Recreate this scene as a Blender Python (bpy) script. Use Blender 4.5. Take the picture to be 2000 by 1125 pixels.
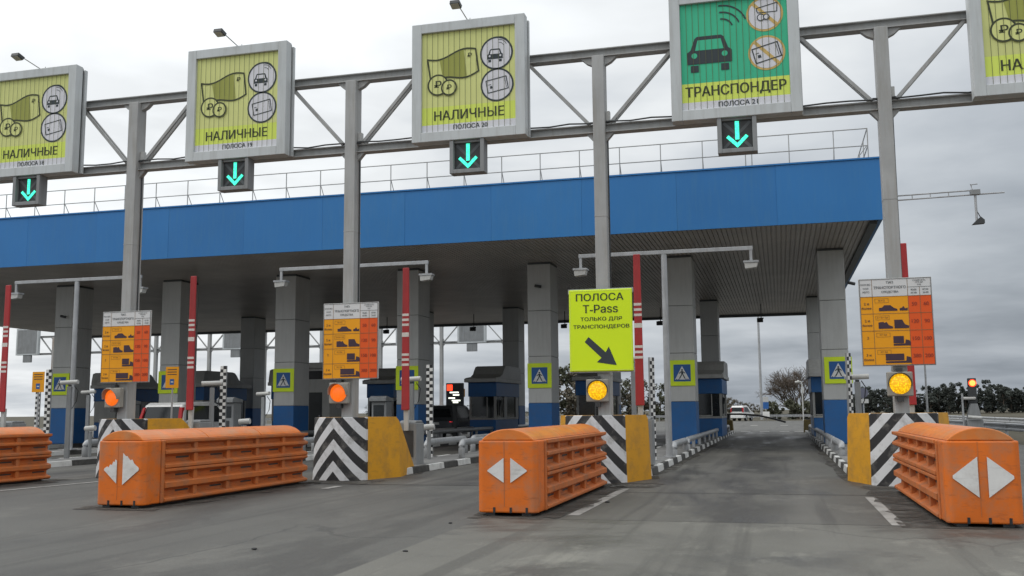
import bpy, bmesh, math, random
from mathutils import Vector, Matrix
R = math.radians
random.seed(7)
for o in list(bpy.data.objects): bpy.data.objects.remove(o)
sc = bpy.context.scene
COL = sc.collection

# ------------------------------------------------------------------ camera
cam_d = bpy.data.cameras.new("camera")
cam_d.sensor_width = 36.0
cam_d.lens = 34.93
cam_d.clip_start = 0.1
cam_d.clip_end = 4000
cam = bpy.data.objects.new("camera", cam_d)
COL.objects.link(cam)
yaw, pitch, roll = R(14.977), R(7.074), R(-0.501)
fw = Vector((-math.sin(yaw) * math.cos(pitch), math.cos(yaw) * math.cos(pitch), math.sin(pitch)))
r0 = Vector((math.cos(yaw), math.sin(yaw), 0))
u0 = r0.cross(fw)
rt = math.cos(roll) * r0 + math.sin(roll) * u0
up = -math.sin(roll) * r0 + math.cos(roll) * u0
cam.matrix_world = Matrix(((rt.x, up.x, -fw.x, 0), (rt.y, up.y, -fw.y, 0), (rt.z, up.z, -fw.z, 1.34), (0, 0, 0, 1)))
sc.camera = cam

# ------------------------------------------------------------------ overcast sky
SUN_EL, SUN_AZ = R(48), R(-120)
w = bpy.data.worlds.new("World")
sc.world = w
w.use_nodes = True
nt = w.node_tree
nt.nodes.clear()
def N(t, **kw):
    n = nt.nodes.new(t)
    for k, v in kw.items(): setattr(n, k, v)
    return n
def L(a, b): nt.links.new(a, b)
def Mth(op, a, b=None, clamp=False):
    n = N('ShaderNodeMath', operation=op, use_clamp=clamp)
    for i, v in enumerate((a, b)):
        if v is None: continue
        if isinstance(v, (int, float)): n.inputs[i].default_value = v
        else: L(v, n.inputs[i])
    return n.outputs[0]
out = N('ShaderNodeOutputWorld')
tc = N('ShaderNodeTexCoord')
sep = N('ShaderNodeSeparateXYZ')
L(tc.outputs['Generated'], sep.inputs[0])
zz = Mth('MAXIMUM', sep.outputs[2], 0.0)
den = Mth('ADD', zz, 0.12)
cmb = N('ShaderNodeCombineXYZ')
L(Mth('DIVIDE', sep.outputs[0], den), cmb.inputs[0])
L(Mth('DIVIDE', sep.outputs[1], den), cmb.inputs[1])
n1 = N('ShaderNodeTexNoise'); n1.inputs['Scale'].default_value = 0.75; n1.inputs['Detail'].default_value = 6; n1.inputs['Roughness'].default_value = 0.52
L(cmb.outputs[0], n1.inputs['Vector'])
n2 = N('ShaderNodeTexNoise'); n2.inputs['Scale'].default_value = 2.1; n2.inputs['Detail'].default_value = 4; n2.inputs['Distortion'].default_value = 0.4
L(cmb.outputs[0], n2.inputs['Vector'])
cl = Mth('ADD', Mth('MULTIPLY', n1.outputs['Fac'], 0.75), Mth('MULTIPLY', n2.outputs['Fac'], 0.25))
cl = Mth('MULTIPLY', Mth('SUBTRACT', cl, 0.38), 3.6, True)          # 0 dark cloud base .. 1 bright gap
grad = Mth('ADD', Mth('MULTIPLY', Mth('POWER', zz, 0.8), 1.15), 0.60)                # overcast: brighter towards the zenith
# brighter cloud towards the veiled sun on the left
dt = N('ShaderNodeVectorMath', operation='DOT_PRODUCT'); dt.inputs[1].default_value = Vector((-0.80, 0.50, 0.42)).normalized()
L(tc.outputs['Generated'], dt.inputs[0])
glow = Mth('POWER', Mth('MAXIMUM', dt.outputs['Value'], 0.0), 6.0)
d3 = N('ShaderNodeVectorMath', operation='DOT_PRODUCT'); d3.inputs[1].default_value = Vector((-0.80, 0.60, 0.06)).normalized()   # pale gaps low on the left
L(tc.outputs['Generated'], d3.inputs[0])
low = Mth('POWER', Mth('MAXIMUM', d3.outputs['Value'], 0.0), 7.0)
lum = Mth('ADD', Mth('ADD', grad, Mth('MULTIPLY', glow, 0.24)), Mth('MULTIPLY', low, 0.30))
dk = N('ShaderNodeVectorMath', operation='DOT_PRODUCT'); dk.inputs[1].default_value = Vector((0.62, 0.78, 0.02)).normalized()   # heavier cloud bank ahead to the right
L(tc.outputs['Generated'], dk.inputs[0])
bank = Mth('POWER', Mth('MAXIMUM', dk.outputs['Value'], 0.0), 4.0)
lum = Mth('MULTIPLY', lum, Mth('SUBTRACT', 1.0, Mth('MULTIPLY', bank, 0.42)))
lum = Mth('MULTIPLY', lum, Mth('ADD', Mth('MULTIPLY', cl, 0.42), 0.68))
cr = N('ShaderNodeValToRGB')
cr.color_ramp.elements[0].color = (0.77, 0.87, 1.0, 1); cr.color_ramp.elements[0].position = 0.30
cr.color_ramp.elements[1].color = (0.95, 0.98, 1.0, 1); cr.color_ramp.elements[1].position = 0.9
L(lum, cr.inputs[0])
bgc = N('ShaderNodeBackground')
L(cr.outputs[0], bgc.inputs[0]); L(lum, bgc.inputs[1])
sky = N('ShaderNodeTexSky', sky_type='NISHITA')
sky.sun_disc = False; sky.sun_elevation = SUN_EL; sky.sun_rotation = SUN_AZ
sky.air_density = 1.5; sky.dust_density = 4.0
bgs = N('ShaderNodeBackground'); bgs.inputs[1].default_value = 0.05
L(sky.outputs[0], bgs.inputs[0])
mx = N('ShaderNodeMixShader'); mx.inputs[0].default_value = 0.88      # cloud cover
L(bgs.outputs[0], mx.inputs[1]); L(bgc.outputs[0], mx.inputs[2]); L(mx.outputs[0], out.inputs[0])

sd = bpy.data.lights.new("sun", 'SUN'); sd.energy = 0.7; sd.angle = R(25); sd.color = (1.0, 0.97, 0.92)
so = bpy.data.objects.new("sun", sd); COL.objects.link(so)
dsun = Vector((math.sin(SUN_AZ) * math.cos(SUN_EL), math.cos(SUN_AZ) * math.cos(SUN_EL), math.sin(SUN_EL)))
so.rotation_euler = dsun.to_track_quat('Z', 'Y').to_euler()

sc.view_settings.view_transform = 'Standard'
sc.view_settings.look = 'None'
sc.view_settings.exposure = 0.12
sc.view_settings.gamma = 1.0
sc.view_settings.use_curve_mapping = False

# ------------------------------------------------------------------ materials
MATS = {}
def S(r, g, b):
    f = lambda c: (c / 255 / 12.92) if c <= 10 else ((c / 255 + 0.055) / 1.055) ** 2.4
    return (f(r), f(g), f(b))
def mat(name, col, rough=0.55, metal=0.0, var=0.12, scale=3.0, dirt=None, dirt_amt=0.0, streak=False, bump=0.0, bscale=60.0, spec=0.4, smear=0.0):
    """painted or plain surface with blotchy colour variation, optional grime of a given colour and fine bump"""
    if name in MATS: return MATS[name]
    m = bpy.data.materials.new(name); m.use_nodes = True
    t = m.node_tree; b = t.nodes['Principled BSDF']
    b.inputs['Roughness'].default_value = rough; b.inputs['Metallic'].default_value = metal
    b.inputs['Specular IOR Level'].default_value = spec
    tcn = t.nodes.new('ShaderNodeTexCoord'); inf = t.nodes.new('ShaderNodeObjectInfo')
    ad = t.nodes.new('ShaderNodeVectorMath'); ad.operation = 'ADD'
    sc_ = t.nodes.new('ShaderNodeVectorMath'); sc_.operation = 'SCALE'; sc_.inputs[0].default_value = (37, 19, 53)
    t.links.new(inf.outputs['Random'], sc_.inputs['Scale'])
    t.links.new(tcn.outputs['Object'], ad.inputs[0]); t.links.new(sc_.outputs[0], ad.inputs[1])
    vec = ad.outputs[0]
    nz = t.nodes.new('ShaderNodeTexNoise'); nz.inputs['Scale'].default_value = scale; nz.inputs['Detail'].default_value = 6; nz.inputs['Roughness'].default_value = 0.6
    t.links.new(vec, nz.inputs['Vector'])
    mr = t.nodes.new('ShaderNodeMapRange'); mr.inputs[1].default_value = 0.3; mr.inputs[2].default_value = 0.7
    mr.inputs[3].default_value = 1 - var; mr.inputs[4].default_value = 1 + var
    t.links.new(nz.outputs['Fac'], mr.inputs[0])
    hs = t.nodes.new('ShaderNodeHueSaturation'); hs.inputs['Color'].default_value = (*col, 1)
    t.links.new(mr.outputs[0], hs.inputs['Value'])
    cur = hs.outputs[0]
    if dirt:
        mp = t.nodes.new('ShaderNodeMapping'); mp.inputs['Scale'].default_value = (4, 4, 0.35) if streak else (1.4, 1.4, 1.4)
        t.links.new(vec, mp.inputs[0])
        n3 = t.nodes.new('ShaderNodeTexNoise'); n3.inputs['Scale'].default_value = 2.2; n3.inputs['Detail'].default_value = 8; n3.inputs['Roughness'].default_value = 0.68
        t.links.new(mp.outputs[0], n3.inputs['Vector'])
        m3 = t.nodes.new('ShaderNodeMapRange'); m3.inputs[1].default_value = 0.47; m3.inputs[2].default_value = 0.72; m3.inputs[4].default_value = dirt_amt
        t.links.new(n3.outputs['Fac'], m3.inputs[0])
        mi = t.nodes.new('ShaderNodeMix'); mi.data_type = 'RGBA'
        t.links.new(m3.outputs[0], mi.inputs[0]); t.links.new(cur, mi.inputs[6]); mi.inputs[7].default_value = (*dirt, 1)
        cur = mi.outputs[2]
    if smear:
        mp = t.nodes.new('ShaderNodeMapping'); mp.inputs['Scale'].default_value = (1.6, 1.6, 7.0); mp.inputs['Rotation'].default_value = (0.12, 0.2, 0)
        t.links.new(vec, mp.inputs[0])
        n4 = t.nodes.new('ShaderNodeTexNoise'); n4.inputs['Scale'].default_value = 2.6; n4.inputs['Detail'].default_value = 9; n4.inputs['Roughness'].default_value = 0.72
        t.links.new(mp.outputs[0], n4.inputs['Vector'])
        m4 = t.nodes.new('ShaderNodeMapRange'); m4.inputs[1].default_value = 0.55; m4.inputs[2].default_value = 0.70; m4.inputs[4].default_value = smear
        t.links.new(n4.outputs['Fac'], m4.inputs[0])
        m5 = t.nodes.new('ShaderNodeMix'); m5.data_type = 'RGBA'; t.links.new(m4.outputs[0], m5.inputs[0]); t.links.new(cur, m5.inputs[6]); m5.inputs[7].default_value = (*[c * 0.45 + 0.025 for c in col], 1)
        cur = m5.outputs[2]
    t.links.new(cur, b.inputs['Base Color'])
    if bump:
        bn = t.nodes.new('ShaderNodeTexNoise'); bn.inputs['Scale'].default_value = bscale; bn.inputs['Detail'].default_value = 4
        t.links.new(vec, bn.inputs['Vector'])
        bu = t.nodes.new('ShaderNodeBump'); bu.inputs['Strength'].default_value = bump; bu.inputs['Distance'].default_value = 0.01
        t.links.new(bn.outputs['Fac'], bu.inputs['Height']); t.links.new(bu.outputs[0], b.inputs['Normal'])
    MATS[name] = m
    return m
def lamp(name, col, strength, speck=0.0, scale=60):
    m = bpy.data.materials.new(name); m.use_nodes = True; t = m.node_tree; b = t.nodes['Principled BSDF']
    b.inputs['Base Color'].default_value = (*[c * 0.4 for c in col], 1)
    b.inputs['Emission Color'].default_value = (*col, 1); b.inputs['Emission Strength'].default_value = strength
    b.inputs['Roughness'].default_value = 0.3
    if speck:
        tcn = t.nodes.new('ShaderNodeTexCoord'); vo = t.nodes.new('ShaderNodeTexVoronoi'); vo.inputs['Scale'].default_value = scale
        t.links.new(tcn.outputs['Object'], vo.inputs['Vector'])
        mr = t.nodes.new('ShaderNodeMapRange'); mr.inputs[2].default_value = 0.55; mr.inputs[3].default_value = strength * (1 + speck * 0.6); mr.inputs[4].default_value = strength * (1 - speck)
        t.links.new(vo.outputs['Distance'], mr.inputs[0]); t.links.new(mr.outputs[0], b.inputs['Emission Strength'])
    return m

W = 5.207             # lane pitch in metres
galv   = mat('galvanised steel', (0.40, 0.41, 0.42), 0.5, 0.35, 0.14, 2.5, (0.22, 0.21, 0.20), 0.5, True)
post_m = mat('grey painted gantry steel', (0.37, 0.375, 0.37), 0.55, 0.0, 0.10, 1.5, (0.24, 0.22, 0.18), 0.55, True)
post_r = mat('rust stained gantry steel', (0.37, 0.365, 0.35), 0.6, 0.0, 0.10, 1.5, (0.30, 0.15, 0.06), 0.75, True)
sign_f = mat('pale grey sign casing', (0.53, 0.56, 0.565), 0.5, 0.0, 0.07, 1.2, (0.33, 0.33, 0.31), 0.45, True)
dgrey  = mat('dark grey plastic', (0.045, 0.048, 0.05), 0.5, 0, 0.2)
mgrey  = mat('mid grey cabinet paint', (0.25, 0.26, 0.265), 0.55, 0, 0.10, 2, (0.14, 0.135, 0.125), 0.5, True)
lgrey  = mat('light grey plastic', (0.50, 0.50, 0.48), 0.5, 0, 0.10, 3, (0.28, 0.27, 0.25), 0.4)
white  = mat('white paint', (0.74, 0.74, 0.72), 0.5, 0, 0.05, 3, (0.42, 0.41, 0.38), 0.45)
black  = mat('black paint', (0.022, 0.022, 0.024), 0.5, 0, 0.25, 3, (0.10, 0.10, 0.09), 0.35)
glass  = mat('dark tinted glass', (0.012, 0.016, 0.018), 0.12, 0, 0.2, spec=0.6)
chrome = mat('bright steel', (0.55, 0.56, 0.57), 0.3, 0.8, 0.1)
blue   = mat('blue cladding', (0.025, 0.172, 0.445), 0.45, 0, 0.06, 0.35, (0.05, 0.20, 0.42), 0.35, True)
blues = [blue, mat('blue cladding weathered', (0.024, 0.163, 0.425), 0.5, 0, 0.08, 0.35, (0.05, 0.19, 0.38), 0.5, True), mat('blue cladding bleached', (0.027, 0.178, 0.45), 0.42, 0, 0.07, 0.5, (0.06, 0.20, 0.40), 0.45, True)]
blue_c = mat('blue column cladding', (0.024, 0.135, 0.37), 0.5, 0, 0.08, 1.0, (0.07, 0.12, 0.22), 0.4)
column_m = mat('grey composite cladding', (0.53, 0.535, 0.52), 0.5, 0, 0.06, 1.0, (0.38, 0.38, 0.365), 0.4, True)
ochre  = mat('ochre yellow paint', (0.66, 0.32, 0.018), 0.6, 0, 0.07, 1.1, (0.36, 0.20, 0.05), 0.7, False, 0.12, 40, smear=0.5)
orange = mat('orange barrier plastic', (0.68, 0.150, 0.012), 0.5, 0, 0.10, 1.8, (0.36, 0.18, 0.10), 0.8, False, 0.08, 30, smear=0.75)
orange_f = mat('faded orange barrier plastic', (0.52, 0.145, 0.032), 0.65, 0, 0.12, 1.8, (0.27, 0.145, 0.085), 0.8, False, 0.08, 30, smear=0.7)
orange_l = mat('glossy orange lid plastic', (0.66, 0.185, 0.03), 0.38, 0, 0.14, 1.8, (0.48, 0.25, 0.12), 0.8, smear=0.6)
red_b  = mat('red boom paint', (0.43, 0.035, 0.038), 0.5, 0, 0.12, 2, (0.25, 0.05, 0.05), 0.5, True)
stripe_w = mat('reflective white tape', (0.72, 0.68, 0.64), 0.5, 0, 0.1, 6)
soil   = mat('soiled white reflector', (0.70, 0.69, 0.67), 0.5, 0, 0.05, 5, (0.42, 0.36, 0.32), 0.6, smear=0.5)
lime   = mat('fluorescent lime sheeting', (0.66, 0.88, 0.008), 0.45, 0, 0.03, 1)
lime_p = mat('yellow green sheeting', (0.72, 0.90, 0.03), 0.5, 0, 0.05, 2)
sign_b = mat('sign blue', (0.025, 0.11, 0.33), 0.5, 0, 0.05, 4)
sg_y   = mat('faded yellow slats', (0.68, 0.71, 0.27), 0.6, 0, 0.05, 1.2)
sg_l   = mat('lime lettering band', (0.70, 0.82, 0.14), 0.6, 0, 0.04, 1.2)
sg_w   = mat('off white slats', (0.70, 0.70, 0.74), 0.6, 0, 0.04, 1.2)
sg_g   = mat('green slats', (0.05, 0.50, 0.28), 0.6, 0, 0.05, 1.2)
sg_o   = mat('olive tint', (0.33, 0.35, 0.075), 0.6, 0, 0.05, 2)
sg_k   = mat('dark olive ink', (0.045, 0.055, 0.025), 0.6, 0, 0.1, 2)
sg_d   = mat('slate ink', (0.035, 0.048, 0.055), 0.6, 0, 0.1, 2)
sg_t   = mat('tan ring ink', (0.60, 0.42, 0.14), 0.6, 0, 0.08, 2)
sg_s   = mat('dark slat gap line', (0.10, 0.11, 0.05), 0.7)  # dark lines for the gaps between neighbouring slats
tf_w   = mat('tariff white', (0.62, 0.63, 0.63), 0.5, 0, 0.04, 2)
tf_y   = mat('tariff amber', (0.80, 0.34, 0.004), 0.5, 0, 0.05, 2)
tf_o   = mat('tariff orange', (0.72, 0.095, 0.010), 0.5, 0, 0.05, 2)
tf_i   = mat('tariff ink', (0.10, 0.06, 0.045), 0.6)
tf_p   = mat('tariff price ink', (0.30, 0.045, 0.02), 0.6)
tf_v   = mat('tariff vehicle ink', (0.05, 0.028, 0.045), 0.6)
tf_l   = mat('tariff rule lines', (0.22, 0.13, 0.06), 0.6)
tf_g   = mat('tariff header ink', (0.14, 0.15, 0.155), 0.6)
bark   = mat('bare grey brown bark', (0.10, 0.080, 0.062), 0.9, 0, 0.25, 6)
twig   = mat('thin brown twigs', (0.125, 0.098, 0.076), 0.9, 0, 0.25, 2)
leaf_a = mat('dark pine needles', (0.060, 0.069, 0.060), 0.8, 0, 0.4, 0.6)
leaf_b = mat('dull green leaves', (0.088, 0.092, 0.058), 0.8, 0, 0.4, 0.8)
leaf_c = mat('brown autumn leaves', (0.115, 0.100, 0.072), 0.8, 0, 0.4, 0.8)
rubber = mat('tyre rubber', (0.02, 0.02, 0.02), 0.85, 0, 0.2)
car_w  = mat('white car paint', (0.72, 0.72, 0.71), 0.25, 0, 0.03, 2, (0.45, 0.44, 0.42), 0.3)
car_k  = mat('dark grey car paint', (0.075, 0.08, 0.088), 0.25, 0.3, 0.08, 2, (0.08, 0.075, 0.07), 0.4)
tail_m = mat('red tail lamp plastic', (0.42, 0.01, 0.015), 0.25, 0, 0.05)
kerb_w = mat('white kerb paint', (0.62, 0.62, 0.60), 0.65, 0, 0.08, 3, (0.28, 0.27, 0.25), 0.6)
kerb_k = mat('black kerb paint', (0.055, 0.053, 0.05), 0.7, 0, 0.2, 3, (0.15, 0.145, 0.135), 0.5)
slabm  = mat('grey island paving', (0.20, 0.197, 0.19), 0.85, 0, 0.14, 1.2, (0.11, 0.105, 0.10), 0.6, False, 0.3, 30)
cone_m = mat('orange cone plastic', (0.75, 0.10, 0.03), 0.5)
em_green = lamp('green signal glow', (0.06, 1.0, 0.62), 1.5, 0.35, 26)
em_amber = lamp('amber signal glow', (1.0, 0.52, 0.008), 1.3, 0.55, 34)
em_oran  = lamp('orange signal glow', (1.0, 0.17, 0.012), 0.95, 0.25, 40)
em_red   = lamp('red signal glow', (1.0, 0.05, 0.015), 2.0)
em_tail  = lamp('lit brake lamp', (1.0, 0.03, 0.05), 1.1)
em_disp  = lamp('white display glow', (0.95, 1.0, 0.85), 1.6)
em_hot   = lamp('hot red lamp core', (1.0, 0.34, 0.06), 2.2)

hous = mat('weathered lamp housing', (0.30, 0.285, 0.25), 0.6, 0, 0.1, 3, (0.18, 0.165, 0.14), 0.6)
booth_m = mat('booth grey panels', (0.42, 0.42, 0.40), 0.5, 0, 0.08, 1.5, (0.26, 0.255, 0.24), 0.5, True)
round_m = mat('back of a round sign', (0.20, 0.205, 0.27), 0.5)
unlit = mat('unlit diode strip', (0.09, 0.10, 0.105), 0.5)
def chevron_mat():
    m = bpy.data.materials.new('chevron paint'); m.use_nodes = True; t = m.node_tree; b = t.nodes['Principled BSDF']
    b.inputs['Roughness'].default_value = 0.55
    tcn = t.nodes.new('ShaderNodeTexCoord'); s = t.nodes.new('ShaderNodeSeparateXYZ'); t.links.new(tcn.outputs['Object'], s.inputs[0])
    def mm(op, a, b_):
        n = t.nodes.new('ShaderNodeMath'); n.operation = op
        for i, v in enumerate((a, b_)):
            if v is None: continue
            if isinstance(v, (int, float)): n.inputs[i].default_value = v
            else: t.links.new(v, n.inputs[i])
        return n.outputs[0]
    nz = t.nodes.new('ShaderNodeTexNoise'); nz.inputs['Scale'].default_value = 9; nz.inputs['Detail'].default_value = 5
    t.links.new(tcn.outputs['Object'], nz.inputs['Vector'])
    ax = mm('ABSOLUTE', s.outputs[0], None)
    v = mm('ADD', s.outputs[2], mm('MULTIPLY', ax, 1.18))
    v = mm('ADD', v, mm('MULTIPLY', nz.outputs['Fac'], 0.012))
    f = mm('FRACT', mm('DIVIDE', mm('ADD', v, 0.018), 0.425), None)
    k = mm('GREATER_THAN', f, 0.5)
    mi = t.nodes.new('ShaderNodeMix'); mi.data_type = 'RGBA'
    t.links.new(k, mi.inputs[0]); mi.inputs[6].default_value = (0.022, 0.022, 0.024, 1); mi.inputs[7].default_value = (0.66, 0.67, 0.68, 1)
    m2 = t.nodes.new('ShaderNodeMix'); m2.data_type = 'RGBA'
    n3 = t.nodes.new('ShaderNodeTexNoise'); n3.inputs['Scale'].default_value = 3.2; n3.inputs['Detail'].default_value = 8; n3.inputs['Roughness'].default_value = 0.7
    t.links.new(tcn.outputs['Object'], n3.inputs['Vector'])
    mr = t.nodes.new('ShaderNodeMapRange'); mr.inputs[1].default_value = 0.5; mr.inputs[2].default_value = 0.66; mr.inputs[4].default_value = 0.6
    t.links.new(n3.outputs['Fac'], mr.inputs[0]); t.links.new(mr.outputs[0], m2.inputs[0])
    t.links.new(mi.outputs[2], m2.inputs[6]); m2.inputs[7].default_value = (0.22, 0.21, 0.19, 1)
    t.links.new(m2.outputs[2], b.inputs['Base Color'])
    return m
chev_m = chevron_mat()

def ground_mat(name, c0, c1, c2, stain, rough=0.85, amt=0.7, sx=1.0, sy=0.35, wet=False, bump=0.45, drip=0.0, crack=0.0):
    """asphalt / concrete: large patches, drawn-out tyre stains along Y, fine aggregate"""
    m = bpy.data.materials.new(name); m.use_nodes = True; t = m.node_tree; b = t.nodes['Principled BSDF']
    b.inputs['Specular IOR Level'].default_value = 0.45
    tcn = t.nodes.new('ShaderNodeTexCoord')
    def noise(scale, det, rgh, vs=(1, 1, 1), dist=0.0):
        mp = t.nodes.new('ShaderNodeMapping'); mp.inputs['Scale'].default_value = vs; t.links.new(tcn.outputs['Object'], mp.inputs[0])
        n = t.nodes.new('ShaderNodeTexNoise'); n.inputs['Scale'].default_value = scale; n.inputs['Detail'].default_value = det; n.inputs['Roughness'].default_value = rgh; n.inputs['Distortion'].default_value = dist
        t.links.new(mp.outputs[0], n.inputs['Vector']); return n.outputs['Fac']
    def rng(v, a, b_, lo=0.0, hi=1.0):
        n = t.nodes.new('ShaderNodeMapRange'); n.inputs[1].default_value = a; n.inputs[2].default_value = b_; n.inputs[3].default_value = lo; n.inputs[4].default_value = hi
        t.links.new(v, n.inputs[0]); return n.outputs[0]
    def mixc(f, a, b_):
        n = t.nodes.new('ShaderNodeMix'); n.data_type = 'RGBA'; t.links.new(f, n.inputs[0])
        for i, v in ((6, a), (7, b_)):
            if isinstance(v, tuple): n.inputs[i].default_value = (*v, 1)
            else: t.links.new(v, n.inputs[i])
        return n.outputs[2]
    base = mixc(rng(noise(0.30, 6, 0.6), 0.35, 0.65), c0, c1)
    st = noise(0.55, 9, 0.66, (sx, sy, 1), 0.5)
    base = mixc(rng(st, 0.51, 0.60, 0, amt), base, stain)
    lt = noise(0.8, 8, 0.7, (1.0, 0.5, 1))
    base = mixc(rng(lt, 0.54, 0.64, 0, 0.6), base, c2)
    if drip:
        def mm(op, a, b_=None):
            n = t.nodes.new('ShaderNodeMath'); n.operation = op
            for i, v in enumerate((a, b_)):
                if v is None: continue
                if isinstance(v, (int, float)): n.inputs[i].default_value = v
                else: t.links.new(v, n.inputs[i])
            return n.outputs[0]
        sp = t.nodes.new('ShaderNodeSeparateXYZ'); t.links.new(tcn.outputs['Object'], sp.inputs[0])
        wob = mm('MULTIPLY', mm('SUBTRACT', noise(0.5, 5, 0.6, (.3, 1, 1)), 0.5), 0.9)
        xx = mm('ADD', mm('DIVIDE', mm('ADD', mm('ADD', sp.outputs[0], 0.60), wob), W), 20.5)
        d = mm('MULTIPLY', mm('ABSOLUTE', mm('SUBTRACT', mm('FRACT', xx), 0.5)), W)       # metres from the lane centre
        band = rng(d, 0.15, 0.75, 1.0, 0.0)
        blot = rng(noise(0.55, 8, 0.66, (1, .5, 1)), 0.44, 0.53)
        base = mixc(mm('MULTIPLY', mm('MULTIPLY', band, blot), drip), base, (0.042, 0.040, 0.037))
        wheel = rng(mm('ABSOLUTE', mm('SUBTRACT', d, 0.95)), 0.05, 0.40, 1.0, 0.0)
        base = mixc(mm('MULTIPLY', mm('MULTIPLY', wheel, rng(noise(0.4, 5, 0.6, (2, .25, 1)), 0.35, 0.65)), 0.35), base, (0.17, 0.165, 0.15))
    tracks = noise(0.9, 4, 0.6, (2.4, 0.06, 1), 0.3)
    base = mixc(rng(tracks, 0.53, 0.62, 0, 0.55), base, stain)
    if crack:
        mp = t.nodes.new('ShaderNodeMapping'); mp.inputs['Scale'].default_value = (0.30, 0.22, 1); t.links.new(tcn.outputs['Object'], mp.inputs[0])
        dn = t.nodes.new('ShaderNodeTexNoise'); dn.inputs['Scale'].default_value = 2.0; dn.inputs['Detail'].default_value = 5; t.links.new(mp.outputs[0], dn.inputs['Vector'])
        av = t.nodes.new('ShaderNodeVectorMath'); av.operation = 'MULTIPLY_ADD'; av.inputs[1].default_value = (0.5, 0.5, 0); t.links.new(dn.outputs['Color'], av.inputs[0]); t.links.new(mp.outputs[0], av.inputs[2])
        vo = t.nodes.new('ShaderNodeTexVoronoi'); vo.feature = 'DISTANCE_TO_EDGE'; vo.inputs['Scale'].default_value = 1.0; t.links.new(av.outputs[0], vo.inputs['Vector'])
        ck = rng(vo.outputs['Distance'], 0.003, 0.008, crack, 0.0)
        cm = rng(noise(0.12, 3, 0.5), 0.46, 0.56)
        mu = t.nodes.new('ShaderNodeMath'); mu.operation = 'MULTIPLY'; t.links.new(ck, mu.inputs[0]); t.links.new(cm, mu.inputs[1])
        base = mixc(mu.outputs[0], base, (0.030, 0.030, 0.029))
    spk = noise(28, 2, 0.7)
    base = mixc(rng(spk, 0.62, 0.72, 0, 0.35), base, c2)
    fine = noise(110, 3, 0.6)
    hs = t.nodes.new('ShaderNodeHueSaturation'); t.links.new(base, hs.inputs['Color']); t.links.new(rng(fine, 0.3, 0.7, 0.72, 1.28), hs.inputs['Value'])
    t.links.new(hs.outputs[0], b.inputs['Base Color'])
    t.links.new(rng(st, 0.5, 0.66, rough, rough - (0.3 if wet else 0.1)), b.inputs['Roughness'])
    bu = t.nodes.new('ShaderNodeBump'); bu.inputs['Strength'].default_value = bump; bu.inputs['Distance'].default_value = 0.006
    t.links.new(noise(90, 3, 0.6), bu.inputs['Height']); t.links.new(bu.outputs[0], b.inputs['Normal'])
    return m
asph_m = ground_mat('worn asphalt', (0.078, 0.077, 0.070), (0.100, 0.098, 0.088), (0.140, 0.136, 0.120), (0.052, 0.051, 0.046), 0.66, 0.85, crack=0.7)
apron_m = ground_mat('pale concrete apron', (0.108, 0.105, 0.092), (0.148, 0.144, 0.126), (0.245, 0.238, 0.205), (0.062, 0.060, 0.053), 0.7, 0.95, 0.7, 0.9, True, drip=0.3, crack=0.35)
lane_m = ground_mat('stained concrete lane', (0.080, 0.077, 0.068), (0.106, 0.102, 0.090), (0.160, 0.154, 0.135), (0.050, 0.047, 0.044), 0.68, 0.9, 1.6, 0.30, True, drip=0.9)
grass_m = ground_mat('dry autumn grass', (0.075, 0.062, 0.040), (0.058, 0.054, 0.030), (0.095, 0.080, 0.052), (0.05, 0.045, 0.028), 0.95, 0.6, 1, 1)
line_m = mat('worn road paint', (0.36, 0.35, 0.33), 0.7, 0, 0.15, 5, (0.12, 0.115, 0.105), 0.97)
joint_m = mat('joint sealant', (0.03, 0.03, 0.03), 0.8)

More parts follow.
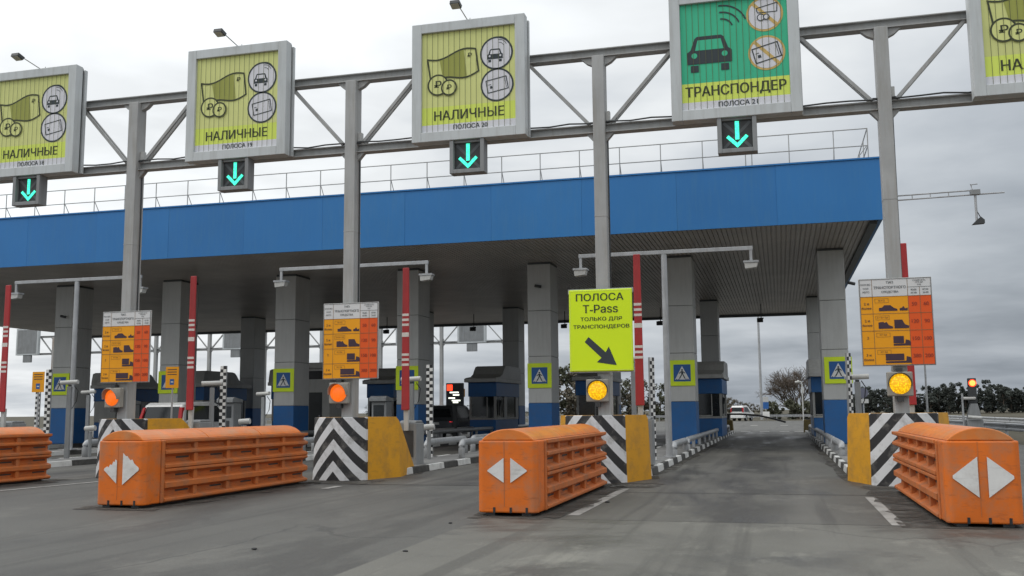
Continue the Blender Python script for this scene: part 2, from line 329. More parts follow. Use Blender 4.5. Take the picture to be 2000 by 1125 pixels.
# ------------------------------------------------------------------ mesh builder
class MB:
    def __init__(s): s.v = []; s.f = []; s.mi = []; s.mats = []
    def m(s, mt):
        if mt not in s.mats: s.mats.append(mt)
        return s.mats.index(mt)
    def add(s, vs, fs, mt):
        o = len(s.v); k = s.m(mt)
        s.v += [tuple(p) for p in vs]
        for f in fs: s.f.append([i + o for i in f]); s.mi.append(k)
        return s
    def box(s, x0, x1, y0, y1, z0, z1, mt, mtx=None):
        vs = [(x, y, z) for z in (z0, z1) for y in (y0, y1) for x in (x0, x1)]
        if mtx: vs = [mtx @ Vector(p) for p in vs]
        return s.add(vs, [(0, 2, 3, 1), (4, 5, 7, 6), (0, 1, 5, 4), (2, 6, 7, 3), (0, 4, 6, 2), (1, 3, 7, 5)], mt)
    def cbox(s, c, d, mt, mtx=None):
        return s.box(c[0] - d[0] / 2, c[0] + d[0] / 2, c[1] - d[1] / 2, c[1] + d[1] / 2, c[2] - d[2] / 2, c[2] + d[2] / 2, mt, mtx)
    def prism(s, poly, axis, a0, a1, mt, mtx=None):
        """poly in the two axes other than `axis` (x: (y,z); y: (x,z); z: (x,y))"""
        def P(p, a): return (a, p[0], p[1]) if axis == 'x' else ((p[0], a, p[1]) if axis == 'y' else (p[0], p[1], a))
        n = len(poly)
        vs = [P(p, a0) for p in poly] + [P(p, a1) for p in poly]
        if mtx: vs = [mtx @ Vector(p) for p in vs]
        fs = [list(range(n - 1, -1, -1)), list(range(n, 2 * n))] + [(i, (i + 1) % n, n + (i + 1) % n, n + i) for i in range(n)]
        return s.add(vs, fs, mt)
    def loft(s, rings, mt, caps=True):
        n = len(rings[0]); vs = [p for r in rings for p in r]; fs = []
        for k in range(len(rings) - 1):
            for i in range(n):
                fs.append((k * n + i, k * n + (i + 1) % n, (k + 1) * n + (i + 1) % n, (k + 1) * n + i))
        if caps: fs += [list(range(n - 1, -1, -1)), [(len(rings) - 1) * n + i for i in range(n)]]
        return s.add(vs, fs, mt)
    def tube(s, pts, r, mt, n=10, r2=None):
        pts = [Vector(p) for p in pts]; rings = []
        for i, p in enumerate(pts):
            d = (pts[min(i + 1, len(pts) - 1)] - pts[max(i - 1, 0)]).normalized()
            a = d.cross(Vector((0, 0, 1)) if abs(d.z) < 0.95 else Vector((1, 0, 0))).normalized(); b = d.cross(a)
            rr = r if r2 is None else r + (r2 - r) * i / (len(pts) - 1)
            rings.append([p + (a * math.cos(t) + b * math.sin(t)) * rr for t in [2 * math.pi * j / n for j in range(n)]])
        return s.loft(rings, mt)
    def beam(s, p, q, wy, wz, mt):
        """rectangular bar from p to q"""
        p, q = Vector(p), Vector(q); d = (q - p).normalized()
        a = d.cross(Vector((0, 0, 1)) if abs(d.z) < 0.98 else Vector((0, 1, 0))).normalized(); b = a.cross(d)
        ring = lambda c: [c + a * (sx * wy / 2) + b * (sz * wz / 2) for sx, sz in ((-1, -1), (1, -1), (1, 1), (-1, 1))]
        return s.loft([ring(p), ring(q)], mt)
    def build(s, name, parent=None, bevel=0.0, smooth=False, loc=None):
        me = bpy.data.meshes.new(name); me.from_pydata(s.v, [], s.f); me.update()
        for mt in s.mats: me.materials.append(mt)
        me.polygons.foreach_set('material_index', s.mi)
        bm = bmesh.new(); bm.from_mesh(me); bmesh.ops.recalc_face_normals(bm, faces=bm.faces); bm.to_mesh(me); bm.free()
        if smooth: me.polygons.foreach_set('use_smooth', [True] * len(me.polygons))
        o = bpy.data.objects.new(name, me); COL.objects.link(o)
        if parent: o.parent = parent
        if loc: o.location = loc
        if bevel:
            b = o.modifiers.new('bevel', 'BEVEL'); b.width = bevel; b.segments = 2; b.limit_method = 'ANGLE'; b.angle_limit = R(35)
        return o

TXT = {}
def text_mesh(s):
    if s in TXT: return TXT[s]
    c = bpy.data.curves.new('lettering', 'FONT'); c.body = s; c.size = 1; c.resolution_u = 3
    o = bpy.data.objects.new('lettering', c); COL.objects.link(o)
    dg = bpy.context.evaluated_depsgraph_get()
    src = o.evaluated_get(dg).to_curve(dg)
    con = []
    for sp in src.splines:
        pts = [[tuple(p.handle_left)[:2], tuple(p.co)[:2], tuple(p.handle_right)[:2]] for p in sp.bezier_points]
        q = [p[1] for p in pts]
        area = sum(q[i - 1][0] * q[i][1] - q[i][0] * q[i - 1][1] for i in range(len(q))) / 2
        con.append((area, pts))
    def inside(p, poly):
        r = False; j = len(poly) - 1
        for i in range(len(poly)):
            (xi, yi), (xj, yj) = poly[i], poly[j]
            if (yi > p[1]) != (yj > p[1]) and p[0] < (xj - xi) * (p[1] - yi) / (yj - yi) + xi: r = not r
            j = i
        return r
    outer, holes = [], []
    for k in con:                         # a counter winds against the contour round it
        inn = any(m is not k and abs(m[0]) > abs(k[0]) and m[0] * k[0] < 0 and inside(k[1][0][1], [p[1] for p in m[1]]) for m in con)
        (holes if inn else outer).append(k)
    o.to_curve_clear(); bpy.data.objects.remove(o); bpy.data.curves.remove(c)
    vs, fs = [], []
    for ar, pts in outer:                 # overlapping strokes of a glyph are filled one by one
        poly = [p[1] for p in pts]
        cu = bpy.data.curves.new('lettering', 'CURVE'); cu.dimensions = '2D'; cu.fill_mode = 'BOTH'; cu.resolution_u = 3
        for sp in [pts] + [h for a_, h in holes if abs(a_) < abs(ar) and inside(h[0][1], poly)]:
            n = cu.splines.new('BEZIER'); n.bezier_points.add(len(sp) - 1); n.use_cyclic_u = True
            for bp_, (hl, co, hr) in zip(n.bezier_points, sp):
                bp_.handle_left_type = bp_.handle_right_type = 'FREE'
                bp_.co = (*co, 0); bp_.handle_left = (*hl, 0); bp_.handle_right = (*hr, 0)
        oc = bpy.data.objects.new('lettering', cu); COL.objects.link(oc)
        me = bpy.data.meshes.new_from_object(oc.evaluated_get(bpy.context.evaluated_depsgraph_get()))
        k = len(vs); vs += [(v.co.x, v.co.y) for v in me.vertices]; fs += [[i + k for i in p.vertices] for p in me.polygons]
        bpy.data.objects.remove(oc); bpy.data.curves.remove(cu); bpy.data.meshes.remove(me)
    x0, x1 = min(v[0] for v in vs), max(v[0] for v in vs); y0, y1 = min(v[1] for v in vs), max(v[1] for v in vs)
    TXT[s] = ([((x - (x0 + x1) / 2), y - y0) for x, y in vs], fs, x1 - x0, y1 - y0)
    return TXT[s]

class Lines:
    """the lines of writing on one face, each line a part of its own"""
    def __init__(s, parent, y=0.0): s.p = parent; s.y = y
    def text(s, *a, **k):
        f = Flat(s.y); f.text(*a, **k); f.build('lettering', s.p); return s
class Flat:
    """paint on a sign face that looks towards -Y; u right, v up, layers 2.5 mm apart"""
    def __init__(s, y=0.0, step=0.0025): s.mb = MB(); s.y = y; s.step = step
    def P(s, u, v, l): return (u, s.y - l * s.step, v)
    def poly(s, pts, mt, l=1): s.mb.add([s.P(u, v, l) for u, v in pts], [list(range(len(pts)))], mt); return s
    def rect(s, u0, u1, v0, v1, mt, l=1): return s.poly([(u0, v0), (u1, v0), (u1, v1), (u0, v1)], mt, l)
    def disc(s, u, v, r, mt, l=1, n=32, ry=None): return s.poly([(u + r * math.cos(2 * math.pi * i / n), v + (ry or r) * math.sin(2 * math.pi * i / n)) for i in range(n)], mt, l)
    def stroke(s, pts, wd, mt, l=1, closed=False):
        P = [Vector(p) for p in pts]; n = len(P); A = []; B = []
        for i in range(n):
            a = P[(i - 1) % n] if (closed or i > 0) else None; b = P[(i + 1) % n] if (closed or i < n - 1) else None
            d1 = (P[i] - a).normalized() if a is not None else (b - P[i]).normalized()
            d2 = (b - P[i]).normalized() if b is not None else d1
            t = (d1 + d2); t = t.normalized() if t.length > 1e-6 else d1
            nn = Vector((-t.y, t.x)); k = 1 / max(0.35, nn.dot(Vector((-d1.y, d1.x))))
            A.append(P[i] + nn * wd / 2 * k); B.append(P[i] - nn * wd / 2 * k)
        m = n if closed else n - 1
        vs = [s.P(*p, l) for p in A] + [s.P(*p, l) for p in B]
        s.mb.add(vs, [(i, (i + 1) % n, n + (i + 1) % n, n + i) for i in range(m)], mt); return s
    def ring(s, u, v, r, wd, mt, l=1, n=36, ry=None): return s.stroke([(u + r * math.cos(2 * math.pi * i / n), v + (ry or r) * math.sin(2 * math.pi * i / n)) for i in range(n)], wd, mt, l, True)
    def frame(s, u0, u1, v0, v1, wd, mt, l=1): return s.stroke([(u0, v0), (u1, v0), (u1, v1), (u0, v1)], wd, mt, l, True)
    def text(s, t, u, v, mt, h=None, w=None, l=1, rot=0.0, bold=0.026):
        vs, fs, tw, th = text_mesh(t)
        sy = h / th if h else w / tw; sx = w / tw if w else sy
        c, sn = math.cos(rot), math.sin(rot); pts = []
        for x, y in vs:
            x, y = x * sx, y * sy
            pts.append(s.P(u + x * c - y * sn, v + x * sn + y * c, l))
        d = bold * (h or sy)
        for k, dx in enumerate((0, -d, d) if bold else (0,)):      # heavier face: struck three times
            s.mb.add([(x + dx, y - 0.0006 * k, z) for x, y, z in pts], fs, mt)
        return s
    def build(s, name, parent):
        return s.mb.build(name, parent)

# ------------------------------------------------------------------ things
def thing(name, label, cat, loc=(0, 0, 0), rz=0.0, group=None):
    o = bpy.data.objects.new(name, None); COL.objects.link(o); o.empty_display_size = 0.3
    o.location = loc; o.rotation_euler = (0, 0, rz); o['label'] = label; o['category'] = cat
    if group: o['group'] = group
    return o
KIDS = {}
def kids(o): return [c for c in bpy.data.objects if c.parent == o]
def dup(root, loc, rz=None, label=None, group=None):
    def cp(o, par):
        c = o.copy(); COL.objects.link(c)
        if par: c.parent = par
        for k in kids(o): cp(k, c)
        return c
    r = cp(root, None); r.location = loc
    if rz is not None: r.rotation_euler = (0, 0, rz)
    if label: r['label'] = label
    if group: r['group'] = group
    return r
def struct(name, mb, **kw):
    o = mb.build(name, **kw); o['kind'] = 'structure'; return o
def tag(o, label, cat, group=None):
    o['label'] = label; o['category'] = cat
    if group: o['group'] = group
    return o

ISL = lambda k: 1.93 - W * k          # island centre lines, 0 = right of the transponder lane
NI = 8                                # islands 0..7 stand in view

# ------------------------------------------------------------------ setting
b = MB(); b.add([(-900, -60, 0), (900, -60, 0), (900, 1600, 0), (-900, 1600, 0)], [(0, 1, 2, 3)], grass_m); struct('ground', b)
b = MB(); b.add([(-75, -20, 0.004), (8.2, -20, 0.004), (8.2, 118, 0.004), (-75, 118, 0.004)], [(0, 1, 2, 3)], asph_m); struct('road', b)
b = MB(); b.add([(-3.42, -5, 0.008), (8.1, -5, 0.008), (8.1, 12.28, 0.008), (-3.68, 12.28, 0.008)], [(0, 1, 2, 3)], apron_m); struct('concrete_pavement', b)
b = MB()
for k in range(NI):
    x0, x1 = ISL(k) - W + 0.68, ISL(k) - 0.68
    y0 = 12.3 if k == 0 else 17.6
    b.add([(x0 - 0.1, y0, 0.008), (x1 + 0.1, y0, 0.008), (x1 + 0.1, 60, 0.008), (x0 - 0.1, 60, 0.008)], [(0, 1, 2, 3)], lane_m)
struct('lane_pavement', b)
b = MB()
def strip(x0, x1, y0, y1, mt, z=0.012): b.add([(x0, y0, z), (x1, y0, z), (x1, y1, z), (x0, y1, z)], [(0, 1, 2, 3)], mt)
strip(-2.70, -2.55, 12.75, 17.2, line_m); strip(1.17, 1.32, 12.3, 16.1, line_m)
b.add([(-13.92, 12.0, .012), (-13.80, 12.0, .012), (-13.22, 17.5, .012), (-13.34, 17.5, .012)], [(0, 1, 2, 3)], line_m)
strip(-7.93, -7.78, 16.4, 17.0, line_m); strip(-3.2, -2.5, 17.55, 17.68, line_m)
for x in (-2.1, -1.0, 0.15, 1.0): strip(x - 0.28, x + 0.28, 61.2, 62.6, line_m)
for x in (-6.5, -4.4, -2.2, 0.2, 2.4): strip(x - 0.3, x + 0.3, 84, 86, line_m)
struct('road_marking', b)
b = MB()
strip(-2.75, 1.45, 16.42, 16.455, joint_m, 0.0105); strip(-8.6, -4.0, 17.52, 17.56, joint_m, 0.0105)
struct('road_joint', b)
def dirt_mat():
    m = bpy.data.materials.new('brown road dirt'); m.use_nodes = True; t = m.node_tree; b_ = t.nodes['Principled BSDF']
    b_.inputs['Base Color'].default_value = (0.060, 0.052, 0.043, 1); b_.inputs['Roughness'].default_value = 0.9
    tcn = t.nodes.new('ShaderNodeTexCoord'); nz = t.nodes.new('ShaderNodeTexNoise'); nz.inputs['Scale'].default_value = 2.3; nz.inputs['Detail'].default_value = 8; nz.inputs['Roughness'].default_value = 0.7
    t.links.new(tcn.outputs['Object'], nz.inputs['Vector'])
    mr = t.nodes.new('ShaderNodeMapRange'); mr.inputs[1].default_value = 0.42; mr.inputs[2].default_value = 0.58; mr.inputs[4].default_value = 0.85
    t.links.new(nz.outputs['Fac'], mr.inputs[0]); t.links.new(mr.outputs[0], b_.inputs['Alpha'])
    return m
dirt_m = dirt_mat(); rd_ = random.Random(9)
b = MB()
for x0, x1, y0, y1 in ((-3.85, -2.72, 12.2, 18.3), (1.33, 2.6, 12.1, 18.4), (-9.8, -8.55, 12.3, 17.9), (-9.3, -7.6, 17.5, 18.6), (-3.6, -2.2, 17.4, 18.6), (-2.75, -2.45, 19.5, 40), (1.08, 1.32, 19.5, 40), (-15.5, -14.2, 12.3, 18.0), (-8.05, -7.75, 20, 30)):
    n = 14; L1 = [(x0 + rd_.uniform(-.12, .06), y0 + (y1 - y0) * i / n, .0145) for i in range(n + 1)]; R1 = [(x1 + rd_.uniform(-.06, .16), y0 + (y1 - y0) * i / n, .0145) for i in range(n + 1)]
    b.add(L1 + R1, [(i, n + 1 + i, n + 2 + i, i + 1) for i in range(n)], dirt_m)
struct('road_dirt', b)
b = MB()          # rise of the grass bank on the right, far behind the guard rail
ring = []
for i in range(41):
    x = -60 + 300 * i / 40
    ring.append((x, [150, 210, 290], [0.02, 0.30 + 0.08 * math.sin(i), 0.5 + 0.15 * math.sin(i * 0.7)]))
vs = [(x, y[j], z[j]) for x, y, z in ring for j in range(3)]
b.add(vs, [(i * 3 + j, (i + 1) * 3 + j, (i + 1) * 3 + j + 1, i * 3 + j + 1) for i in range(40) for j in range(2)], grass_m)
struct('terrain', b, smooth=True)

# ------------------------------------------------------------------ traffic islands
isl_name = ['right of the transponder lane, ending at the rightmost chevron block', 'left of the transponder lane, behind the lime arrow sign',
            'behind the middle left chevron block and its ochre side', 'behind the far left chevron block and white minivan',
            'carrying the left checkered post and a blue based column', 'next left from the checkered post island', 'third from the left end under the canopy', 'at the left end under the canopy']
def island(k):
    t = thing('traffic_island', 'kerbed paved island ' + isl_name[k], 'traffic island', (ISL(k), 19.6, 0), 0, 'kerbed islands between the toll lanes')
    b = MB(); b.box(-0.56, 0.56, 0.0, 38.6, 0, 0.145, slabm); b.build('paving', t)
    for sx in (-1, 1):
        b = MB(); y = 0.0; i = 1
        L_ = 1.05
        y = 2.15 - 2 * L_
        while y < 38.6:
            ln = min(L_, 38.6 - y)
            xa, xb = (0.562, 0.69) if sx > 0 else (-0.69, -0.562)
            prof = [(xa, 0), (xb, 0), (xb - (0.02 if sx > 0 else 0), 0.15), (xa + (0.02 if sx < 0 else 0), 0.15)] if sx > 0 else [(xb, 0), (xa, 0), (xa + 0.02, 0.15), (xb, 0.15)]
            b.prism(prof, 'y', y, y + ln - 0.012, kerb_w if i % 2 else kerb_k)
            y += L_; i += 1
        b.build('kerb', t, bevel=0.012)
    return t
for k in range(NI): island(k)

# ------------------------------------------------------------------ chevron blocks
def chevron_block():
    t = thing('concrete_block', '', 'concrete block', (ISL(0) + .13, 18.35, 0), 0, 'chevron painted concrete blocks on the island noses')
    hw = 0.565
    arc = [(hw * math.sin(a), 0.30 * (1 - math.cos(a)) / (1 - math.cos(R(75)))) for a in [R(-75 + 150 * i / 16) for i in range(17)]]
    sc_ = hw / arc[-1][0]; arc = [(x * sc_, y) for x, y in arc]
    b = MB()
    outer = arc; inner = [(x, y + 0.10) for x, y in arc]
    n = len(arc); poly = outer + inner[::-1]
    # convex front shell, a little flared at the foot
    rings = []
    for z, fl in ((0.0, 1.03), (0.6, 1.01), (1.25, 1.0)):
        rings.append([(x * fl, y * 1.0 - (fl - 1) * 0.8, z) for x, y in poly])
    b.loft(rings, chev_m); b.build('chevron_face', t, bevel=0.012)
    # side walls: ochre, splayed out behind the nose and then running down and in to the rear
    for q in (-1, 1):
        P = [(.56, .36, 0), (.555, .36, 1.25), (.92, 1.30, 0), (.875, 1.28, 1.18), (.85, 1.2, 1.25), (.84, 1.45, 1.12), (.80, 1.75, .90), (.62, 3.0, .0), (.2, .45, 0), (.2, .45, 1.25), (.2, 1.28, 1.25), (.2, 1.75, .95), (.2, 3.0, 0)]
        bm = bmesh.new()
        for x, y, z in P: bm.verts.new((q * x, y, z))
        bmesh.ops.convex_hull(bm, input=bm.verts)
        bmesh.ops.dissolve_limit(bm, angle_limit=R(1), verts=bm.verts, edges=bm.edges)
        me = bpy.data.meshes.new('side_wall'); bm.to_mesh(me); bm.free(); me.materials.append(ochre)
        o = bpy.data.objects.new('side_wall', me); COL.objects.link(o); o.parent = t
        bv = o.modifiers.new('bevel', 'BEVEL'); bv.width = 0.03; bv.segments = 2; bv.limit_method = 'ANGLE'; bv.angle_limit = R(20)
    b = MB(); b.box(-.195, .195, 0.46, 1.25, 0, 1.235, slabm); b.build('concrete_core', t)
    return t
cb = chevron_block()
cb_lab = ['chevron painted block with ochre sides behind the rightmost orange barrier', 'chevron painted block under the lime arrow sign, partly behind an orange barrier',
          'chevron painted block between two orange barriers, its ochre side in full view', 'chevron painted block mostly hidden behind the long orange barrier, white minivan behind']
cb['label'] = cb_lab[0]
for k in range(1, 4): dup(cb, (ISL(k) - (0.12 if k in (1, 2) else 0), 18.35, 0), None, cb_lab[k])

# ------------------------------------------------------------------ orange crash cushions
def crash_cushion():
    t = thing('crash_barrier', '', 'crash barrier', (0, 0, 0), 0, 'orange plastic crash barriers in front of the islands')
    Ln = 5.05
    b = MB()
    c = 0.055
    b.prism([(-0.40 + c, 0), (0.40 - c, 0), (0.40, c), (0.40, 0.40), (-0.40, 0.40), (-0.40, c)], 'z', 0.05, 0.965, orange)
    b.build('front_module', t, bevel=0.02)
    b = MB()
    for x in (-0.19, 0.03, 0.24): b.box(x, x + 0.03, -0.006, 0.0, 0.05, 0.12, black)
    b.box(-0.045, -0.035, -0.003, 0.0, 0.13, 0.955, orange_f)
    b.build('seam', t)
    ro, ri = .435, .33
    half = [(.40,.05),(.435,.07),(.435,.105),(.33,.15),(.33,.22),(.435,.265),(.435,.34),(.33,.385),(.33,.455),(.435,.50),(.435,.535),(.405,.545),(.435,.555),(.435,.60),(.33,.645),(.33,.715),(.435,.76),(.435,.80),(.345,.84),(.345,.885),(.435,.92),(.435,.965)]
    poly = half + [(-x, z) for x, z in half[::-1]]
    b = MB(); b.prism(poly, 'y', 0.475, Ln, orange_f)
    for i in range(5):      # drain slots moulded next to each rib
        y1 = min(1.23 + 0.95 * i, Ln - .05)
        for q in (-1, 1):
            for z in (.20, .435, .695, .87): b.box(min(q * (ri - .01), q * (ri + .006)), max(q * (ri - .01), q * (ri + .006)), y1 - .36, y1 - .02, z - .013, z + .013, dgrey)
    b.build('corrugated_body', t, bevel=0.006)
    b = MB(); b.box(-0.42, 0.42, .401, .474, 0.05, 0.962, orange_f); b.build('bulkhead', t, bevel=0.015)
    for i in range(4):
        b = MB(); y = 1.25 + 0.95 * i; b.box(-.405, .405, y, y + 0.10, 0.10, 0.925, orange_f); b.build('pocket_rib', t, bevel=0.01)
    arcp = [(0.355 * math.sin(a), 0.968 + 0.145 * (math.cos(a) - math.cos(R(58))) / (1 - math.cos(R(58)))) for a in [R(-58 + 116 * i / 12) for i in range(13)]]
    k = 0.355 / arcp[-1][0]; arcp = [(x * k, z) for x, z in arcp]
    for y0, y1 in ((0.02, 1.72), (1.735, 3.40), (3.415, Ln - 0.12)):
        b = MB(); b.prism(arcp, 'y', y0, y1, orange_l); b.build('lid', t, bevel=0.012)
    for s in (-1, 1):
        b = MB(); b.prism([(s * 0.05, 0.34), (s * 0.05, 0.79), (s * 0.315, 0.58), (s * 0.315, 0.55)], 'y', -0.012, -0.006, soil); b.build('reflector', t)
    b = MB()
    for x in (-0.3, 0.18): b.box(x, x + 0.12, 0.04, Ln - 0.1, 0.013, 0.049, dgrey)
    b.build('skid', t)
    return t
cc = crash_cushion()
cc.location = (2.15, 12.25, 0); cc['label'] = 'orange crash barrier nearest the camera, seen front on at the right edge'
small = dup(cc, (-3.43, 12.5, 0), R(0), 'orange crash barrier in front of the lime arrow sign')
worn = dup(cc, (-9.22, 12.55, 0), R(0), 'long orange crash barrier seen broadside, front arrows worn, below the amber tariff boards')
for c in [c for c in kids(small) if c.name.startswith('reflector')]:
    q = -1 if c.data.vertices[0].co.x < 0 else 1
    b = MB(); b.prism([(q * .045, .43), (q * .045, .745), (q * .26, .59), (q * .26, .575)], 'y', -.012, -.006, soil); n = b.build('reflector'); c.data = n.data; bpy.data.objects.remove(n)
wr = [c for c in kids(worn) if c.name.startswith('reflector')]
for q, c in zip((-1, 1), sorted(wr, key=lambda c: c.data.vertices[0].co.x)):
    pts = [(.05, .36), (.05, .68), (.075, .70), (.085, .66), (.11, .67), (.13, .62), (.16, .63), (.185, .585), (.21, .60), (.25, .575), (.262, .55)] if q < 0 else [(.05, .34), (.05, .79), (.10, .745), (.12, .75), (.17, .69), (.205, .70), (.235, .645), (.315, .58), (.315, .55)]
    b = MB(); b.prism([(q * x, z) for x, z in pts], 'y', -.012, -.006, soil); n = b.build('reflector'); c.data = n.data; bpy.data.objects.remove(n)
dup(cc, (-14.97, 12.5, 0), R(0), 'orange crash barrier cut off by the left edge of the photo')
dup(cc, (-24.6, 74.2, 0), R(90), 'small distant orange barrier beyond the toll booths')

# ------------------------------------------------------------------ gantry
GY, ZL, ZU = 18.67, 6.78, 8.31
PX = [2.03 - W * k for k in range(-1, 5)]
def gantry(name, label, xs, y, signs_half=1.17):
    t = thing(name, label, 'gantry', ((xs[0] + xs[-1]) / 2, y, 0))
    ox = t.location.x
    x0, x1 = min(xs) - 2.2, max(xs) + 0.3
    for z in (ZL, ZU):
        b = MB()
        b.box(x0 - ox, x1 - ox, -0.012, 0.012, z - 0.07, z + 0.07, post_m)
        b.box(x0 - ox, x1 - ox, -0.085, 0.085, z + 0.0705, z + 0.088, post_m)
        b.box(x0 - ox, x1 - ox, -0.115, 0.115, z - 0.088, z - 0.0705, post_m)
        b.build('chord', t)
    for x in xs:
        b = MB(); rm = post_r if x == xs[-1] else post_m
        X = x - ox
        b.box(X - 0.117, X + 0.117, -0.20, 0.12, 0.0, ZU - 0.09, rm)
        p = b.build('post', t, bevel=0.012)
        for s in (-1, 1):
            g = MB(); g.prism([(X + s * 0.119, ZU - 0.09), (X + s * 0.36, ZU - 0.09), (X + s * 0.24, ZU - 0.20), (X + s * 0.119, ZU - 0.26)], 'y', -0.07, 0.05, rm); g.build('gusset', p)
            g = MB(); g.prism([(X + s * 0.119, ZL - 0.09), (X + s * 0.27, ZL - 0.09), (X + s * 0.119, ZL - 0.26)], 'y', -0.07, 0.05, rm); g.build('gusset', p)
        for zc in (2.0, 5.02):
            c = MB(); c.box(X - 0.121, X + 0.121, -0.204, 0.124, zc, zc + .015, rm); c.build('splice_collar', p)
        j = MB(); j.box(X + .122, X + .19, -.06, .06, ZL + .12, ZL + .34, lgrey); j.build('junction_box', p)
        c = MB(); c.tube([(X + .14, .0, ZL + .12), (X + .136, .02, 5.6), (X + .134, .02, 3.4)], .014, dgrey, 6); c.build('conduit', p)
        for s in (-1, 1):
            if x + s * 1.4 > x1 or x + s * 1.4 < x0: continue
            d = MB()
            for yy in (-0.06, 0.06): d.beam((X + s * 0.20, yy, ZL + 0.09), (X + s * 1.42, yy, ZU - 0.09), 0.05, 0.06, post_m)
            d.build('diagonal', t)
    for xa, xb in zip(xs[:-1], xs[1:]):       # sagging cable laid along the lower chord
        b = MB(); n = 14
        b.tube([(xa + .2 + (xb - xa - .4) * i / n - ox, -.10 - .015 * math.sin(i * 1.7), ZL + .115 + .018 * math.sin(i * 2.3 + xa) - (.13 if i == 8 else 0)) for i in range(n + 1)], .016, dgrey, 6); b.build('cable', t)
    return t
gantry('sign_gantry', 'grey steel truss gantry on square posts carrying the large lane signs', PX, GY)
gantry('far_gantry', 'grey truss gantry seen from behind beyond the toll canopy', [-20.7 - W * k for k in range(9)], 75.0)

# ------------------------------------------------------------------ lane signs
PW, PH = 1.95, 2.06
def U(x): return (x - 0.5) * PW
def V(y): return (y - 0.5) * PH
def car_front(f, cx, cy, s, ink, hole, l=4):
    """front view of a car, s = width"""
    f.poly([(cx - .5 * s, cy - .18 * s), (cx + .5 * s, cy - .18 * s), (cx + .5 * s, cy + .10 * s), (cx + .42 * s, cy + .16 * s), (cx + .33 * s, cy + .42 * s), (cx + .27 * s, cy + .47 * s), (cx - .27 * s, cy + .47 * s), (cx - .33 * s, cy + .42 * s), (cx - .42 * s, cy + .16 * s), (cx - .5 * s, cy + .10 * s)], ink, l)
    f.poly([(cx - .32 * s, cy + .14 * s), (cx + .32 * s, cy + .14 * s), (cx + .26 * s, cy + .38 * s), (cx - .26 * s, cy + .38 * s)], hole, l + 1)
    for q in (-1, 1):
        f.disc(cx + q * .34 * s, cy + .02 * s, .065 * s, hole, l + 1, 16)
        f.rect(cx + q * .34 * s - .09 * s, cx + q * .34 * s + .09 * s, cy - .37 * s, cy - .21 * s, ink, l)
def waves(f, cx, cy, r, ink, n=3, wd=0.018, l=4):
    for i in range(n):
        rr = r * (0.45 + 0.28 * i)
        f.stroke([(cx + rr * math.cos(a), cy + rr * math.sin(a)) for a in [R(20 + 75 * j / 8) for j in range(9)]], wd, ink, l)
def card(f, cx, cy, s, ink, rot=R(12), l=4, wd=0.02, chip=True):
    c, sn = math.cos(rot), math.sin(rot)
    T = lambda x, y: (cx + (x * c - y * sn) * s, cy + (x * sn + y * c) * s)
    f.stroke([T(-.5, -.3), (T(.5, -.3)), T(.5, .3), T(-.5, .3)], wd, ink, l, True)
    if chip:
        f.stroke([T(-.42, .08), T(-.28, .08)], wd * .6, ink, l); f.stroke([T(.42, -.24), T(.42, .24)], wd * .5, ink, l)
        f.poly([T(-.36, -.12), T(-.24, -.12), T(-.24, .0), T(-.36, .0)], ink, l)
def note(f, q, ink, fill, l=3, wd=0.032):
    """waving banknote with two coins; q maps unit coordinates on the face"""
    top = [(.06 + .52 * t, .735 + .065 * t + .03 * math.sin(2 * math.pi * (t - .5)) * .9) for t in [i / 12 for i in range(13)]]
    bot = [(.61 - .51 * t, .575 - .085 * t - .028 * math.sin(2 * math.pi * t)) for t in [i / 12 for i in range(13)]]
    tp = [p for p in top if .17 <= p[0] <= .47]; bp = [p for p in bot if .2 <= p[0] <= .5]
    f.poly([q(*p) for p in tp] + [q(*p) for p in bp], fill, l)
    f.stroke([q(*p) for p in top + bot], wd, ink, l + 1, True)
    f.text('₽', *q(.515, .715), ink, h=.05 * PH, l=l + 1)
def coins(f, q, ink, face, l=6, wd=0.032):
    for cx, cy, r, h in ((.175, .47, .105, .085), (.295, .435, .078, .06)):
        f.disc(*q(cx, cy), r * PW, face, l, 32); f.ring(*q(cx, cy), r * PW, wd, ink, l + 1)
        f.text('₽', *q(cx, cy - h / 2), ink, h=h * PH, l=l + 1); l += 2
